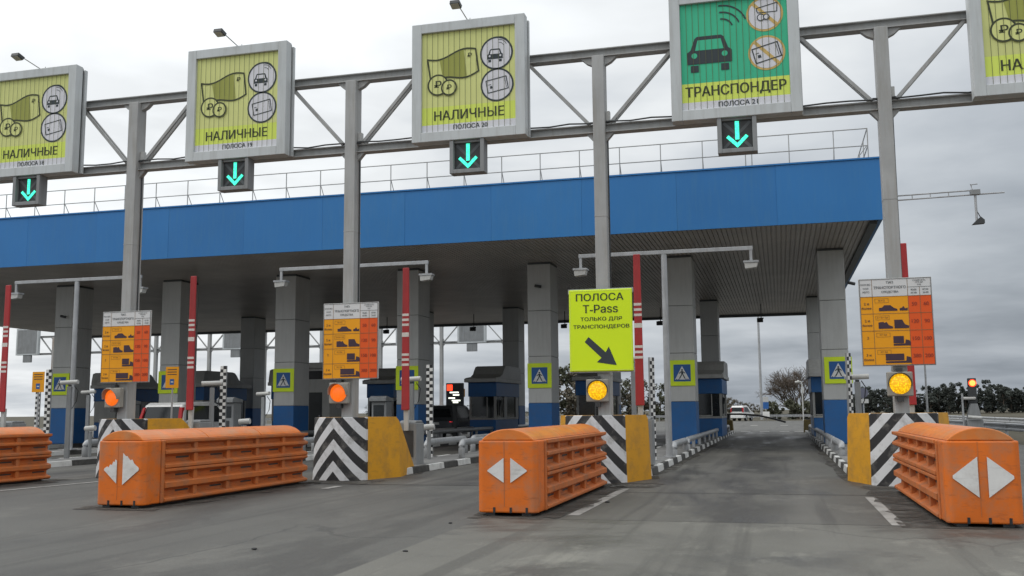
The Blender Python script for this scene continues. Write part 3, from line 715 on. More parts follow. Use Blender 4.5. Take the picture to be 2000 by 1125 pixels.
def lane_sign(num, loc, kind, label):
    t = thing('lane_sign', label, 'lane sign', loc, 0, 'large lane signs on the gantry')
    hw, hh = 1.175, 1.225
    b = MB()      # casing: four frame bars round a recessed face
    b.box(-hw, -PW / 2, 0, 0.22, -hh, hh, sign_f); b.box(PW / 2, hw, 0, 0.22, -hh, hh, sign_f)
    b.box(-PW / 2, PW / 2, 0, 0.22, PH / 2, hh, sign_f); b.box(-PW / 2, PW / 2, 0, 0.22, -hh, -PH / 2, sign_f)
    b.build('frame', t, bevel=0.01)
    b = MB(); b.box(-hw + 0.01, hw - 0.01, 0.221, 0.25, -hh + 0.02, hh - 0.02, dgrey); b.box(-hw + 0.02, hw + 0.015, 0.28, 0.36, -hh + 0.02, hh - 0.05, sign_f); b.build('back_cabinet', t)
    b = MB(); b.box(-PW / 2 + 0.002, PW / 2 - 0.002, 0.06, 0.215, -PH / 2 + 0.002, PH / 2 - 0.002, sg_g if kind == 'transponder' else sg_y)
    face = b.build('face_panel', t)
    f = Flat(0.06); q = lambda x, y: (U(x), V(y))
    f.rect(U(0) + .003, U(1) - .003, V(0) + .003, V(.075), sg_w, 1); f.rect(U(0) + .003, U(1) - .003, V(.075), V(.25), sg_l, 1)
    if kind == 'transponder':
        car_front(f, U(.27), V(.50), .42 * PW, sg_d, sg_g, 3); waves(f, U(.39), V(.73), .24 * PW, sg_d, 3, .026)
        for cx, cy in ((.795, .835), (.80, .475)):
            f.disc(*q(cx, cy), .170 * PW, sg_t, 2, 40); f.disc(*q(cx, cy), .150 * PW, sg_w, 3, 40)
            d = .15 * PW
            f.poly([(U(cx) - d * .78 - .02, V(cy) + d * .72), (U(cx) - d * .70 + .02, V(cy) + d * .80), (U(cx) + d * .78 + .02, V(cy) - d * .72), (U(cx) + d * .70 - .02, V(cy) - d * .80)], sg_t, 4)
        card(f, U(.80), V(.475), .24 * PW, sg_d, R(14), 5, .02)
        cx, cy = U(.81), V(.86)
        f.stroke([(cx - .17, cy + .02), (cx - .15, cy - .02), (cx + .19, cy - .02), (cx + .20, cy + .15), (cx - .17, cy + .07)], .016, sg_d, 5, True)
        for dx, r in ((-.10, .062), (.0, .05)):
            f.disc(cx + dx, cy - .11, r, sg_w, 6 if dx < 0 else 8, 24); f.ring(cx + dx, cy - .11, r, .016, sg_d, 7 if dx < 0 else 9, 24)
    else:
        note(f, q, sg_k, sg_o); coins(f, q, sg_k, sg_y)
        for cx, cy in ((.80, .735), (.805, .42)):
            f.disc(*q(cx, cy), .165 * PW, sg_w, 2, 40); f.ring(*q(cx, cy), .165 * PW, .034, sg_d, 3, 40)
        car_front(f, U(.785), V(.705), .165 * PW, sg_d, sg_w, 3); waves(f, U(.83), V(.79), .11 * PW, sg_d, 3, .010)
        card(f, U(.805), V(.42), .215 * PW, sg_d, R(10), 4, .018)
    f.build('pictogram', face)
    f = Lines(face, 0.06)
    if kind == 'transponder': f.text('ТРАНСПОНДЕР', U(.5), V(.105), sg_k, h=.115 * PH, w=.93 * PW, l=3)
    else: f.text('НАЛИЧНЫЕ', U(.505), V(.115), sg_k, h=.095 * PH, w=.74 * PW, l=3)
    f.text('ПОЛОСА %d' % num, U(.52), V(.016), sg_d, h=.046 * PH, w=.36 * PW, l=3)
    f = Flat(0.06)
    for i in range(1, 17): f.rect(U(i / 17) - .0045, U(i / 17) + .0045, -PH / 2 + .004, PH / 2 - .004, sg_s, 12)
    f.build('slat_gap', face)
    b = MB()
    for x in (-0.7, 0.7): b.box(x - 0.04, x + 0.04, 0.361, 0.45, -0.6, 0.62, post_m)
    b.build('mounting_bracket', t)
    return t
SY, SZ = 18.18, 7.90
SX = lambda k: 2.03 - W * (k + 0.5) + (0, .0, .04, .10, .13)[k + 1]
lane_sign(22, (SX(-1), SY, SZ), 'cash', 'yellow cash payment sign cut off by the top right edge')
lane_sign(21, (SX(0), SY, SZ), 'transponder', 'green transponder sign with black car, lane 21')
lane_sign(20, (SX(1), SY, SZ), 'cash', 'yellow cash payment sign for lane 20, next left of the green sign')
lane_sign(19, (SX(2), SY, SZ), 'cash', 'yellow cash payment sign for lane 19, fully in view left of lane 20')
lane_sign(18, (SX(3), SY, SZ), 'cash', 'yellow cash payment sign for lane 18, cut off at the left edge')
# backs of the signs on the far gantry
def far_sign(k, x):
    t = thing('far_sign', '', 'lane sign', (x, 74.6, SZ), 0, 'backs of signs on the far gantry')
    b = MB(); b.box(-1.17, 1.17, 0, 0.3, -1.2, 1.2, sign_f); b.build('casing', t, bevel=0.02)
    b = MB(); b.box(-1.0, 1.0, -0.02, -0.002, -1.05, 1.05, mgrey); b.build('back_panel', t)
    b = MB(); b.box(-0.42, 0.42, 0.05, 0.25, -1.85, -1.205, mgrey); b.build('signal_box', t, bevel=0.02)
    return t
fs = far_sign(0, -23.3); fs['label'] = 'back of a grey sign on the far gantry, above the blue toll booth'
for k in range(1, 9):
    dup(fs, (-23.3 - W * k, 74.6, SZ), None, 'back of a grey sign on the far gantry, number %s from its right end' % ['', 'two', 'three', 'four', 'five', 'six', 'seven', 'eight', 'nine'][k])

# ------------------------------------------------------------------ lane arrow signals
def arrow_signal():
    t = thing('lane_signal', '', 'traffic signal', (0, 18.2, 6.36), 0, 'green arrow signals under the lane signs')
    b = MB()
    o, i = 0.355, 0.275
    b.box(-o, -i, 0, 0.26, -0.36, 0.31, mgrey); b.box(i, o, 0, 0.26, -0.36, 0.31, mgrey); b.box(-i, i, 0, 0.26, -0.36, -0.28, mgrey); b.box(-i, i, 0.05, 0.26, 0.26, 0.31, mgrey)
    b.build('housing', t, bevel=0.008)
    b = MB(); b.box(-i + .001, i - .001, 0.10, 0.24, -0.279, 0.259, dgrey); fc = b.build('face_panel', t)
    f = Flat(0.10, 0.003)
    X = 0.24
    f.stroke([(-X, X - .01), (X, -X - .01)], .055, unlit, 1); f.stroke([(-X, -X - .01), (-.03, -.04)], .055, unlit, 2); f.stroke([(.03, .02), (X, X - .01)], .055, unlit, 2)
    f.build('unlit_cross', fc)
    f = Flat(0.10, 0.004)
    f.rect(-.037, .037, -.10, .245, em_green, 3)
    f.poly([(0, -.255), (.20, -.055), (.155, -.01), (0, -.165), (-.155, -.01), (-.20, -.055)], em_green, 3)
    f.build('lit_arrow', fc)
    b = MB()
    for x in (-0.25, 0.25): b.box(x - 0.03, x + 0.03, 0.12, 0.22, 0.3105, 0.42, post_m)
    b.build('hanger', t)
    return t
ls = arrow_signal(); ls.location = (SX(0), 18.2, 6.37); ls['label'] = 'green down arrow signal hanging under the green transponder sign'
for k, n in ((1, 'lane 20'), (2, 'lane 19'), (3, 'lane 18')): dup(ls, (SX(k) - .03, 18.2, 6.36), None, 'green down arrow signal hanging under the yellow %s sign' % n)

def sign_lamp():
    t = thing('sign_lamp', '', 'flood light', (0, 0, 0), 0, 'flood lights on arms above the lane signs')
    b = MB(); b.tube([(0, 0.1, 0.0), (0, -0.05, 0.02), (-0.01, -0.62, 0.12), (-0.03, -0.74, 0.15)], 0.013, post_m, 8); b.box(-.06, .06, .02, .16, -.002, .03, post_m); b.tube([(0, .1, .0), (.01, .1, .14)], .01, post_m, 6); b.build('arm', t)
    b = MB(); b.prism([(-.60, .10), (-.80, .16), (-.83, .06), (-.66, .0)], 'x', -0.15, 0.09, dgrey); b.build('lamp_head', t, bevel=0.01)
    b = MB(); b.prism([(-.665, -.004), (-.825, .054), (-.823, .049), (-.668, -.008)], 'x', -0.13, 0.07, lgrey); b.build('lens', t)
    return t
sl = sign_lamp(); sl.scale = (.8, 1, .8); sl.location = (SX(1) - .02, 18.3, SZ + 1.226); sl['label'] = 'small flood light on a thin arm above the lane 20 sign'
dup(sl, (SX(2) - .02, 18.3, SZ + 1.226), None, 'small flood light on a thin arm above the lane 19 sign')
dup(sl, (SX(3) + .15, 18.3, SZ + 1.226), None, 'small flood light on a thin arm above the lane 18 sign')

# ------------------------------------------------------------------ tariff boards and lime sign
def tariff_board():
    t = thing('tariff_board', '', 'toll tariff board', (0, 18.36, 2.825), 0, 'orange toll tariff boards on the gantry posts')
    hw, hh = 0.60, 0.765
    b = MB(); b.box(-hw, hw, 0, 0.03, -hh, hh, lgrey); pn = b.build('panel', t, bevel=0.006)
    f = Flat(0.0)
    c0, c1, c2, c3, c4 = -hw + .012, -hw + .22, .205, .40, hw - .012
    ytop, yh = hh - .012, hh - .32
    ybot = -hh + .012
    f.rect(c0, c4, yh, ytop, tf_w, 1); f.rect(c0, c2, ybot, yh, tf_y, 1); f.rect(c2, c4, ybot, yh, tf_o, 1)
    f.build('coloured_field', pn)
    f = Flat(0.0)
    rows = [yh + (ybot - yh) * i / 4 for i in range(5)]
    for y in rows[:4]: f.rect(c0, c4, y - .004, y + .004, tf_l, 3)
    for x, y1 in ((c1, ytop), (c2, ytop), (c3, yh + .15)): f.rect(x - .004, x + .004, ybot, y1, tf_l, 2)
    f.rect(c2, c4, yh + .15, yh + .157, tf_g, 3)
    f.frame(c0 + .003, c4 - .003, ybot + .003, ytop - .003, .010, tf_g, 4)
    f.build('rule_line', pn)
    f = Lines(pn); 
    f.text('КОЛ-ВО', (c0 + c1) / 2, yh + .20, tf_g, h=.032, l=3); f.text('ОСЕЙ', (c0 + c1) / 2, yh + .135, tf_g, h=.032, l=3); f.text('АВТО', (c0 + c1) / 2, yh + .07, tf_g, h=.032, l=3)
    mx_ = (c1 + c2) / 2
    f.text('ТИП', mx_, yh + .225, tf_g, h=.042, l=3); f.text('ТРАНСПОРТНОГО', mx_, yh + .135, tf_g, h=.048, w=.53, l=3); f.text('СРЕДСТВА', mx_, yh + .055, tf_g, h=.046, l=3)
    rx = (c2 + c4) / 2
    f.text('СТОИМОСТЬ', rx, yh + .255, tf_g, h=.024, l=3); f.text('ПРОЕЗДА', rx, yh + .22, tf_g, h=.024, l=3); f.text('РУБ', rx, yh + .18, tf_g, h=.024, l=3)
    for x, a, d in (((c2 + c3) / 2, '00:00', '07:00'), ((c3 + c4) / 2, '07:00', '24:00')):
        f.text(a, x, yh + .09, tf_g, h=.030, l=3); f.text(d, x, yh + .035, tf_g, h=.030, l=3)
    for i, (a, p, q, hgt) in enumerate((('2 и', '50', '60', 'H < 2'), ('2 и', '120', '90', '2 < H < 2,6'), ('2', '150', '100', 'H > 2,6'), ('3 и', '380', '200', 'H > 2,6'))):
        y = rows[i]; rh = rows[0] - rows[1]
        f.text(a, (c0 + c1) / 2, y - rh * .48, tf_i, h=.045, l=3)
        if len(a) > 1: f.text('более', (c0 + c1) / 2, y - rh * .74, tf_i, h=.042, l=3)
        f.text(p, (c2 + c3) / 2, y - rh * .58, tf_p, h=.062, l=3); f.text(q, (c3 + c4) / 2, y - rh * .58, tf_p, h=.062, l=3)
        f.text(hgt, c1 + .15, y - rh * .29, tf_i, h=.030, l=3)
        Flat(0.0).frame(c1 + .04, c1 + .26, y - rh * .36, y - rh * .13, .004, tf_i, 3).build('height_frame', pn)
    f = Flat(0.0); rh = rows[0] - rows[1]
    def pl(pts, x, y, s): Flat(0.0).poly([(x + a * s, y + d * s) for a, d in pts], tf_v, 3).build('vehicle_pictogram', pn)
    y = rows[1] + rh * .15
    pl([(0, 0), (.3, 0), (.3, .03), (.24, .055), (.19, .10), (.09, .10), (.05, .06), (0, .055)], c1 + .10, y, 1.0); pl([(0, 0), (.09, 0), (.13, .0), (.13, .05), (.09, .035), (.06, .08), (.04, .05), (0, .04)], c1 + .44, y, 1.0)
    y = rows[2] + rh * .12
    pl([(0, 0), (.23, 0), (.24, .03), (.17, .06), (.13, .12), (.10, .10), (.08, .12), (.0, .11)], c1 + .08, y, 1.0); pl([(0, 0), (.23, 0), (.24, .04), (.17, .07), (.13, .15), (0, .15)], c1 + .34, y, 1.0)
    y = rows[3] + rh * .12
    pl([(0, .04), (.17, .04), (.17, .165), (0, .165)], c1 + .31, y, 1.0); pl([(0, 0), (.28, 0), (.28, .05), (.26, .09), (.20, .105), (.19, .035), (0, .03)], c1 + .31, y, 1.0)
    y = rows[4] + rh * .12
    pl([(0, .045), (.30, .045), (.30, .16), (0, .16)], c1 + .17, y, 1.0); pl([(0, 0), (.42, 0), (.42, .05), (.40, .10), (.34, .115), (.33, .035), (0, .03)], c1 + .17, y, 1.0)
    b = MB(); b.box(-.05, .05, .031, .105, .45, .53, galv); b.box(-.05, .05, .031, .105, -.5, -.42, galv); b.build('mounting_bracket', t)
    return t
tb = tariff_board(); tb.location = (2.005, 18.36, 2.83); tb['label'] = 'orange toll tariff board on the rightmost gantry post, above the rightmost chevron block'
dup(tb, (-8.27, 18.36, 2.77), None, 'orange toll tariff board above the chevron block with its ochre side in view')
dup(tb, (-13.47, 18.36, 2.78), None, 'orange toll tariff board on the rust stained gantry post at left')

t = thing('lane_notice', 'bright lime notice board with black diagonal arrow on gantry post', 'road sign', (-3.20, 18.36, 2.835))
b = MB(); b.box(-.60, .60, 0, .035, -.77, .77, lime); pn = b.build('panel', t, bevel=0.02)
f = Lines(pn)
f.text('ПОЛОСА', -.01, .555, sg_k, h=.14, w=.90, l=2); f.text('Т-Раѕѕ', 0, .325, sg_k, h=.155, w=.66, l=2)
f.text('ТОЛЬКО ДЛЯ', .01, .165, sg_k, h=.085, w=.78, l=2); f.text('ТРАНСПОНДЕРОВ', .01, .02, sg_k, h=.085, w=1.06, l=2)
f = Flat(0.0)
d = Vector((.78, -.62)).normalized(); n_ = Vector((-d.y, d.x)); a0 = Vector((-.27, -.17)); tip = Vector((.29, -.66)); hb = tip - d * .31
f.poly([a0 + n_ * .06, hb + n_ * .065, hb + n_ * .185 + d * -.02, tip, hb - n_ * .185 - d * .02, hb - n_ * .065, a0 - n_ * .06], sg_d, 2)
f.build('arrow', pn)
f = Flat(0.0); f.frame(-.575, .575, -.745, .745, .008, sg_l, 1); f.build('border', pn)
b = MB(); b.box(-.62, .62, .036, .06, -.79, -.70, galv); b.box(-.62, .62, .036, .06, .70, .79, galv); b.build('mounting_bracket', t)

# ------------------------------------------------------------------ amber warning lamps
def warn_lamp(mt, shade):
    t = thing('warning_lamp', '', 'warning light', (0, 18.35, 1.73), 0, 'round warning lights on the gantry posts')
    b = MB(); b.box(-.21, .21, -.03, .09, -.21, .21, hous); b.build('housing', t, bevel=0.02)
    b = MB(); n = 28
    rings = [[(rr * math.cos(2 * math.pi * i / n), yy, rr * math.sin(2 * math.pi * i / n)) for i in range(n)] for rr, yy in ((.175, -.031), (.168, -.055), (.11, -.078), (.03, -.086))]
    b.loft(rings, mt); b.build('lens', t, smooth=True)
    b = MB()
    a0, a1 = R(-10), R(190)
    m = 20; ro, ri = .196, .186
    vs = []; 
    for i in range(m + 1):
        a = a0 + (a1 - a0) * i / m
        dep = -.032 - shade * (0.55 + .45 * math.sin(max(0, min(math.pi, a))) )
        for rr in (ro, ri):
            for yy in (-.031, dep): vs.append((rr * math.cos(a), yy, rr * math.sin(a)))
    fc = []
    for i in range(m):
        p, q = 4 * i, 4 * i + 4
        fc += [(p, q, q + 1, p + 1), (p + 2, p + 3, q + 3, q + 2), (p + 1, q + 1, q + 3, p + 3), (p, p + 2, q + 2, q)]
    fc += [(0, 1, 3, 2), (4 * m, 4 * m + 2, 4 * m + 3, 4 * m + 1)]
    b.add(vs, fc, hous if shade > .1 else dgrey); b.build('visor', t)
    for z0, z1 in ((-.30, -.211), (.211, .27)):
        b = MB(); b.box(-.05, .05, -.02, .10, z0, z1, dgrey); b.build('bracket', t)
    return t
wl = warn_lamp(em_amber, 0.07); wl.location = (2.0, 18.35, 1.75); wl['label'] = 'lit yellow warning light above the rightmost chevron block'
dup(wl, (-3.28, 18.35, 1.71), R(4), 'lit yellow warning light below the lime arrow sign')
wo = warn_lamp(em_oran, 0.16); wo.location = (-8.50, 18.35, 1.73); wo['label'] = 'orange warning light with visor above the ochre sided chevron block'
dup(wo, (-13.72, 18.35, 1.70), R(-6), 'orange warning light with visor above the far left chevron block')

# ------------------------------------------------------------------ toll canopy
CX0, CX1, CY0, CY1, ZB, ZT = -47.0, 3.11, 30.45, 60.0, 6.83, 8.65
t = thing('toll_canopy', 'long toll plaza canopy with plain blue fascia on grey columns', 'canopy', ((CX0 + CX1) / 2, (CY0 + CY1) / 2, 0))
ox, oy = t.location.x, t.location.y
b = MB(); x = CX1
b.box(CX0 - ox, CX1 - ox, CY0 + .02 - oy, CY0 + .12 - oy, ZB, ZT, blue)
x = CX1; i = 0; rp = random.Random(4)
while x > CX0:
    b.box(max(CX0, x - 2.98) - ox, x - ox, CY0 + rp.uniform(0, .006) - oy, CY0 + .019 - oy, ZB - .01, ZT - .01, blues[rp.randrange(3)]); x -= 2.985
b.box(CX1 - .12 - ox, CX1 - ox, CY0 + .121 - oy, CY1 - oy, ZB, ZT, blue)
b.box(CX0 - ox, CX1 - ox, CY1 + .001 - oy, CY1 + .12 - oy, ZB, ZT, blue)
b.build('fascia', t)
b = MB(); b.box(CX0 - .02 - ox, CX1 + .02 - ox, CY0 - .03 - oy, CY0 + .14 - oy, ZT + .002, ZT + .05, blue); b.box(CX1 - .14 - ox, CX1 + .03 - ox, CY0 + .15 - oy, CY1 - oy, ZT + .002, ZT + .05, blue); b.build('coping', t)
b = MB(); b.box(CX0 - ox, CX1 - .125 - ox, CY0 + .125 - oy, CY1 - oy, ZT - .35, ZT - .15, slabm); b.build('roof', t)
soffit_m = mat('ribbed metal soffit', (0.43, 0.395, 0.36), 0.42, 0.0, 0.18, 0.5, (0.36, 0.33, 0.30), 0.6)
b = MB(); prof = []; x = CX0 + .02
while x < CX1 - .16:
    prof += [(x, 0), (x + .105, 0), (x + .112, .03), (x + .135, .03), (x + .142, 0)]; x += .149
vs = []; zs = ZB + .04
for px, pz in prof: vs += [(px - ox, CY0 + .13 - oy, zs + pz), (px - ox, CY1 - .02 - oy, zs + pz)]
b.add(vs, [(2 * i, 2 * i + 1, 2 * i + 3, 2 * i + 2) for i in range(len(prof) - 1)], soffit_m)
b.build('soffit', t)
edge_m = mat('dark soffit edge trim', (0.09, 0.10, 0.105), 0.5)
b = MB()
b.box(CX1 - .34 - ox, CX1 - .125 - ox, CY0 + .4 - oy, CY1 - oy, ZB - .06, ZB + .035, edge_m); b.box(CX0 - ox, CX1 - .35 - ox, CY1 - .25 - oy, CY1 - oy, ZB - .10, ZB + .035, edge_m)
b.build('edge_trim', t)
def column(k, y0, y1, hw, px):
    b = MB(); c = px - ox
    b.box(c - hw + .02, c + hw - .02, y0 + .02 - oy, y1 - .02 - oy, .15, ZB + .038, dgrey)
    col = b.build('column', t)
    b = MB()
    zs = [1.63, 3.35, 5.05, ZB - .03]
    for z0, z1 in zip(zs[:-1], zs[1:]): b.box(c - hw, c + hw, y0 - oy, y1 - oy, z0 + .006, z1 - .006, column_m)
    b.box(c - hw + .01, c + hw - .01, y0 + .01 - oy, y1 - .01 - oy, ZB - .034, ZB + .03, edge_m)
    b.build('cladding', col, bevel=0.02)
    b = MB(); b.box(c - hw - .004, c + hw + .004, y0 - .004 - oy, y1 + .004 - oy, .15, 1.628, blue_c); b.build('blue_base', col, bevel=0.02)
for k in range(NI): column(k, 35.8, 37.1, .44, ISL(k) - .06)
for k in range(NI): column(k, 51.0, 52.3, .44, ISL(k) - .06)
# roof railing
b = MB()
ry = CY0 + .55
for z in (ZT + .55, ZT + 1.08): b.tube([(CX0 - ox, ry - oy, z), (2.85 - ox, ry - oy, z)], .017, post_m, 6); b.tube([(2.85 - ox, ry - oy, z), (2.85 - ox, CY1 - 1 - oy, z)], .017, post_m, 6)
rail = b.build('railing', t)
x = 1.87
while x > CX0:
    b = MB(); b.tube([(x - ox, ry - oy, ZT), (x - ox, ry - oy, ZT + 1.08)], .017, post_m, 6); b.tube([(x - ox, ry + .45 - oy, ZT), (x - ox, ry + .03 - oy, ZT + .55)], .014, post_m, 6); b.build('railing_post', rail); x -= 1.31
for i, y in enumerate([ry + 1.5 * j for j in range(8)]):
    b = MB(); b.tube([(2.85 - ox, y - oy, ZT), (2.85 - ox, y - oy, ZT + 1.08)], .017, post_m, 6); b.tube([(2.4 - ox, y - oy, ZT), (2.82 - ox, y - oy, ZT + .55)], .014, post_m, 6); b.build('railing_post', rail)

# pedestrian signs on the front columns
def ped_sign():
    t = thing('crossing_sign', '', 'pedestrian sign', (0, 35.75, 2.66), 0, 'pedestrian crossing signs on the canopy columns')
    b = MB(); b.box(-.455, .455, 0, .03, -.455, .455, lime_p); bk = b.build('backing_panel', t, bevel=0.006)
    f = Flat(0.0, .003); f.rect(-.30, .30, -.30, .30, sign_b, 2); f.poly([(-.255, -.235), (.255, -.235), (0, .245)], white, 3)
    f.build('sign_face', bk)
    f = Flat(0.0, .003); K = sg_d
    f.disc(.0, .105, .032, K, 5, 14)
    f.poly([(-.035, .065), (.03, .065), (.045, -.05), (-.03, -.05)], K, 5)
    f.poly([(-.03, -.052), (.008, -.052), (-.075, -.20), (-.12, -.20)], K, 5); f.poly([(.01, -.052), (.045, -.052), (.115, -.20), (.075, -.20)], K, 5)
    f.poly([(-.037, .06), (-.037, .02), (-.10, -.03), (-.115, -.005)], K, 5); f.poly([(.033, .06), (.036, .02), (.10, -.025), (.11, 0)], K, 5)
    for x in (-.2, -.12, .13, .2): f.rect(x - .025, x + .025, -.232, -.212, K, 4)
    f.build('walking_figure', bk)
    return t
ps = ped_sign(); pl_ = ['right column beside the transponder lane', 'column between the lime arrow sign and the transponder lane', 'column above the short orange barrier',
                        'column behind the red boom with the checkered post', 'column left of the grey service cabin', 'column behind the small orange notice', 'leftmost column in view']
for k in range(7):
    loc = (ISL(k) - .06 + (.08 if k == 0 else 0), 35.75, 2.64)
    lab = 'yellow green crossing sign on the ' + pl_[k]
    if k == 0: ps.location = loc; ps['label'] = lab
    else: dup(ps, loc, None, lab)

# hanging cameras under the rear of the canopy
def hang_cam():
    t = thing('hanging_camera', '', 'camera', (0, 0, 0), 0, 'dark cameras hanging below the canopy soffit')
    b = MB(); b.tube([(0, 0, .86), (0, 0, .12)], .025, dgrey, 8); b.box(-.09, .09, -.02, .02, .30, .33, dgrey); b.build('drop_pole', t)
    b = MB(); b.box(-.13, .13, -.02, .02, .06, .12, dgrey); b.build('yoke', t)
    b = MB(); b.box(-.22, .10, -.10, .12, -.12, .10, dgrey); b.tube([(-.1, -.10, -.02), (-.1, -.16, -.03)], .06, dgrey, 10); b.build('camera_body', t, bevel=0.02)
    return t
hc = hang_cam(); hl = ['over the transponder lane', 'just right of the lime arrow sign', 'just left of the lime arrow sign', 'left of the short orange barrier', 'beside the tariff board with the ochre block', 'over the minivan lane']
for k in range(6):
    loc = (-.82 - 5.32 * k, 54.2, 6.04); lab = 'dark camera hanging from the canopy ' + hl[k]
    if k == 0: hc.location = loc; hc['label'] = lab
    else: dup(hc, loc, None, lab)

# small fittings high on the columns
def col_cam():
    t = thing('column_camera', '', 'camera', (0, 0, 0), 0, 'small dark cameras high on the columns')
    b = MB(); b.tube([(0, 0, 0), (0, -.14, .03)], .022, dgrey, 8); b.build('bracket', t)
    b = MB(); b.tube([(-.12, -.16, .02), (.12, -.16, -.03)], .055, dgrey, 10); b.build('camera_body', t)
    return t
c_ = col_cam(); c_.location = (ISL(2) - .05, 35.79, 5.95); c_['label'] = 'small dark camera high on the column above the short orange barrier'
dup(c_, (ISL(6) + .05, 35.79, 5.5), None, 'small dark camera high on the leftmost column in view')
dup(c_, (ISL(0) + .52, 35.79, 5.6), R(20), 'small dark camera at the right edge of the rightmost column')

# ------------------------------------------------------------------ T shaped lamp posts
def tee_lamp():
    t = thing('lane_lamp_post', '', 'lamp post', (0, 0, 0), 0, 'T shaped lane lamp posts')
    b = MB(); b.tube([(0, 0, .145), (0, 0, 5.35)], .085, galv, 14, .075); b.cbox((0, 0, .16), (.3, .3, .03), galv); b.build('pole', t)
    b = MB(); b.box(-2.25, 2.25, -.04, .04, 5.36, 5.46, galv); b.build('crossarm', t, bevel=0.008)
    for s in (-1, 1):
        b = MB(); b.box(s * 2.2 - .035, s * 2.2 + .035, -.03, .03, 5.08, 5.359, galv); dr = b.build('dropper', t)
        b = MB(); b.box(s * 2.2 - .19, s * 2.2 + .19, -.14, .14, 5.03, 5.079, galv); b.build('lamp_plate', t)
        b = MB(); b.prism([(s * 2.2 - .17, 5.03), (s * 2.2 + .17, 5.03), (s * 2.2 + .13, 4.90), (s * 2.2 - .15, 4.87)], 'y', -.12, .12, lgrey); b.build('lamp_head', t, bevel=0.01)
    return t
tl = tee_lamp(); tl.location = (-2.78, 25.7, 0); tl['label'] = 'T shaped lamp post at the left kerb of the transponder lane'
d2 = dup(tl, (-13.15, 29.3, 0), None, 'T shaped lamp post whose pole hides behind the gantry post with the middle tariff board')
d3 = dup(tl, (-23.55, 29.3, 0), None, 'T shaped lamp post at left, in front of the leftmost blue based column')
for d in (d2, d3): d.scale = (1.15, 1.0, 1.115)

# ------------------------------------------------------------------ raised red booms
def boom():
    t = thing('boom_barrier', '', 'boom barrier', (0, 21.6, 0), 0, 'red booms raised upright')
    b = MB(); b.box(-.22, .22, .10, .62, .145, 1.12, mgrey); b.prism([(.10, 1.121), (.62, 1.121), (.55, 1.18), (.17, 1.18)], 'x', -.2, .2, mgrey); cab = b.build('cabinet', t, bevel=0.02)
    b = MB(); b.box(-.15, .15, .085, .098, .35, .95, dgrey); b.build('cabinet_door', cab)
    b = MB(); b.prism([(-.045, .95), (.045, .95), (.06, 1.5), (-.06, 1.5)], 'y', .0, .08, lgrey); b.build('pivot_bracket', t)
    b = MB(); b.prism([(-.095, 1.42), (.095, 1.42), (.075, 4.72), (-.075, 4.72)], 'y', -.055, -.002, red_b); arm = b.build('arm', t, bevel=0.012)
    H = 3.3
    for fr, th in ((.335, .055), (.37, .055), (.405, .055), (.475, .10), (.615, .055), (.65, .055), (.685, .055)):
        z = 4.72 - fr * H; wd = .078 + .017 * fr
        b = MB(); b.box(-wd, wd, -.0585, -.0555, z - th / 2, z + th / 2, stripe_w); b.build('reflective_stripe', arm)
    return t
bo = boom(); bl = ['raised red boom behind the rightmost tariff board', 'raised red boom beside the lime arrow sign', 'raised red boom beside the ochre sided block', 'raised red boom above the white minivan', 'raised red boom at the left edge of the photo']
bx = [2.55, -2.93, -8.33, -13.95, -19.45]
for k in range(5):
    if k == 0: bo.location = (bx[0], 21.6, -.02); bo['label'] = bl[0]
    else: dup(bo, (bx[k], 21.6, .02 if k != 2 else -.03), None, bl[k])

# ------------------------------------------------------------------ checkered posts
def checker_post():
    t = thing('checkered_post', '', 'checkered post', (0, 0, 0), 0, 'black and white checkered posts')
    b = MB(); s = .0875; n = 28
    b.box(-.09, .09, .004, .05, .145, .15 + n * s, mgrey)
    b.build('post', t)
    f = Flat(.003, .002)
    for i in range(n):
        for j in (0, 1): f.rect(-.09 + j * .09, j * .09, .15 + i * s, .15 + (i + 1) * s, white if (i + j) % 2 else black, 1)
    f.build('checker_face', t)
    b = MB(); b.cbox((0, .03, .15), (.28, .2, .02), galv); b.build('base_plate', t)
    return t
cp = checker_post(); cp.location = (-9.05, 25.2, 0); cp['label'] = 'checkered post standing at the kerb left of the blue toll booth'
dup(cp, (-14.22, 23.5, 0), None, 'checkered post above the long orange barrier')
dup(cp, (-19.52, 23.3, 0), None, 'checkered post at left beside the cut off orange barrier')
dup(cp, (-2.95, 24.0, 0.0), R(62), 'checkered post seen edge on right of the red boom by the lime sign')
dup(cp, (1.55, 24.0, 0), R(58), 'checkered post seen edge on beside the rightmost pedestrian sign')
dup(cp, (-24.7, 29.0, 0), None, 'small checkered post deep at the left, behind the cut off orange barrier')

# ------------------------------------------------------------------ white bullet cameras on posts
def bullet_cam():
    t = thing('lane_camera', '', 'camera', (0, 0, 0), 0, 'white tube cameras on grey posts beside the lanes')
    b = MB(); b.box(-.06, .06, -.05, .05, -.36, 2.02, mgrey); b.build('post', t, bevel=0.01)
    b = MB(); b.tube([(-.27, 0, 2.125), (.25, -.02, 2.145)], .062, lgrey, 14); b.build('camera_tube', t, smooth=False)
    b = MB(); b.box(-.04, .04, -.03, .03, 2.021, 2.07, dgrey); b.build('mount', t)
    b = MB(); b.tube([(.1, .05, 2.05), (.2, .09, 1.9), (.16, .09, 1.6), (.05, .06, 1.4)], .012, black, 6); b.build('cable', t)
    return t
bc = bullet_cam(); bc.location = (-8.95, 23.6, 0.03); bc['label'] = 'white tube camera between the red boom and the checkered post, by the ochre sided block'
dup(bc, (-3.45, 24.3, .46), R(8), 'white tube camera behind the red boom beside the lime arrow sign')
dup(bc, (1.72, 24.2, -.08), R(8), 'white tube camera beside the rightmost pedestrian sign')
dup(bc, (-14.35, 23.2, .0), R(30), 'white tube camera left of the checkered post above the long barrier')
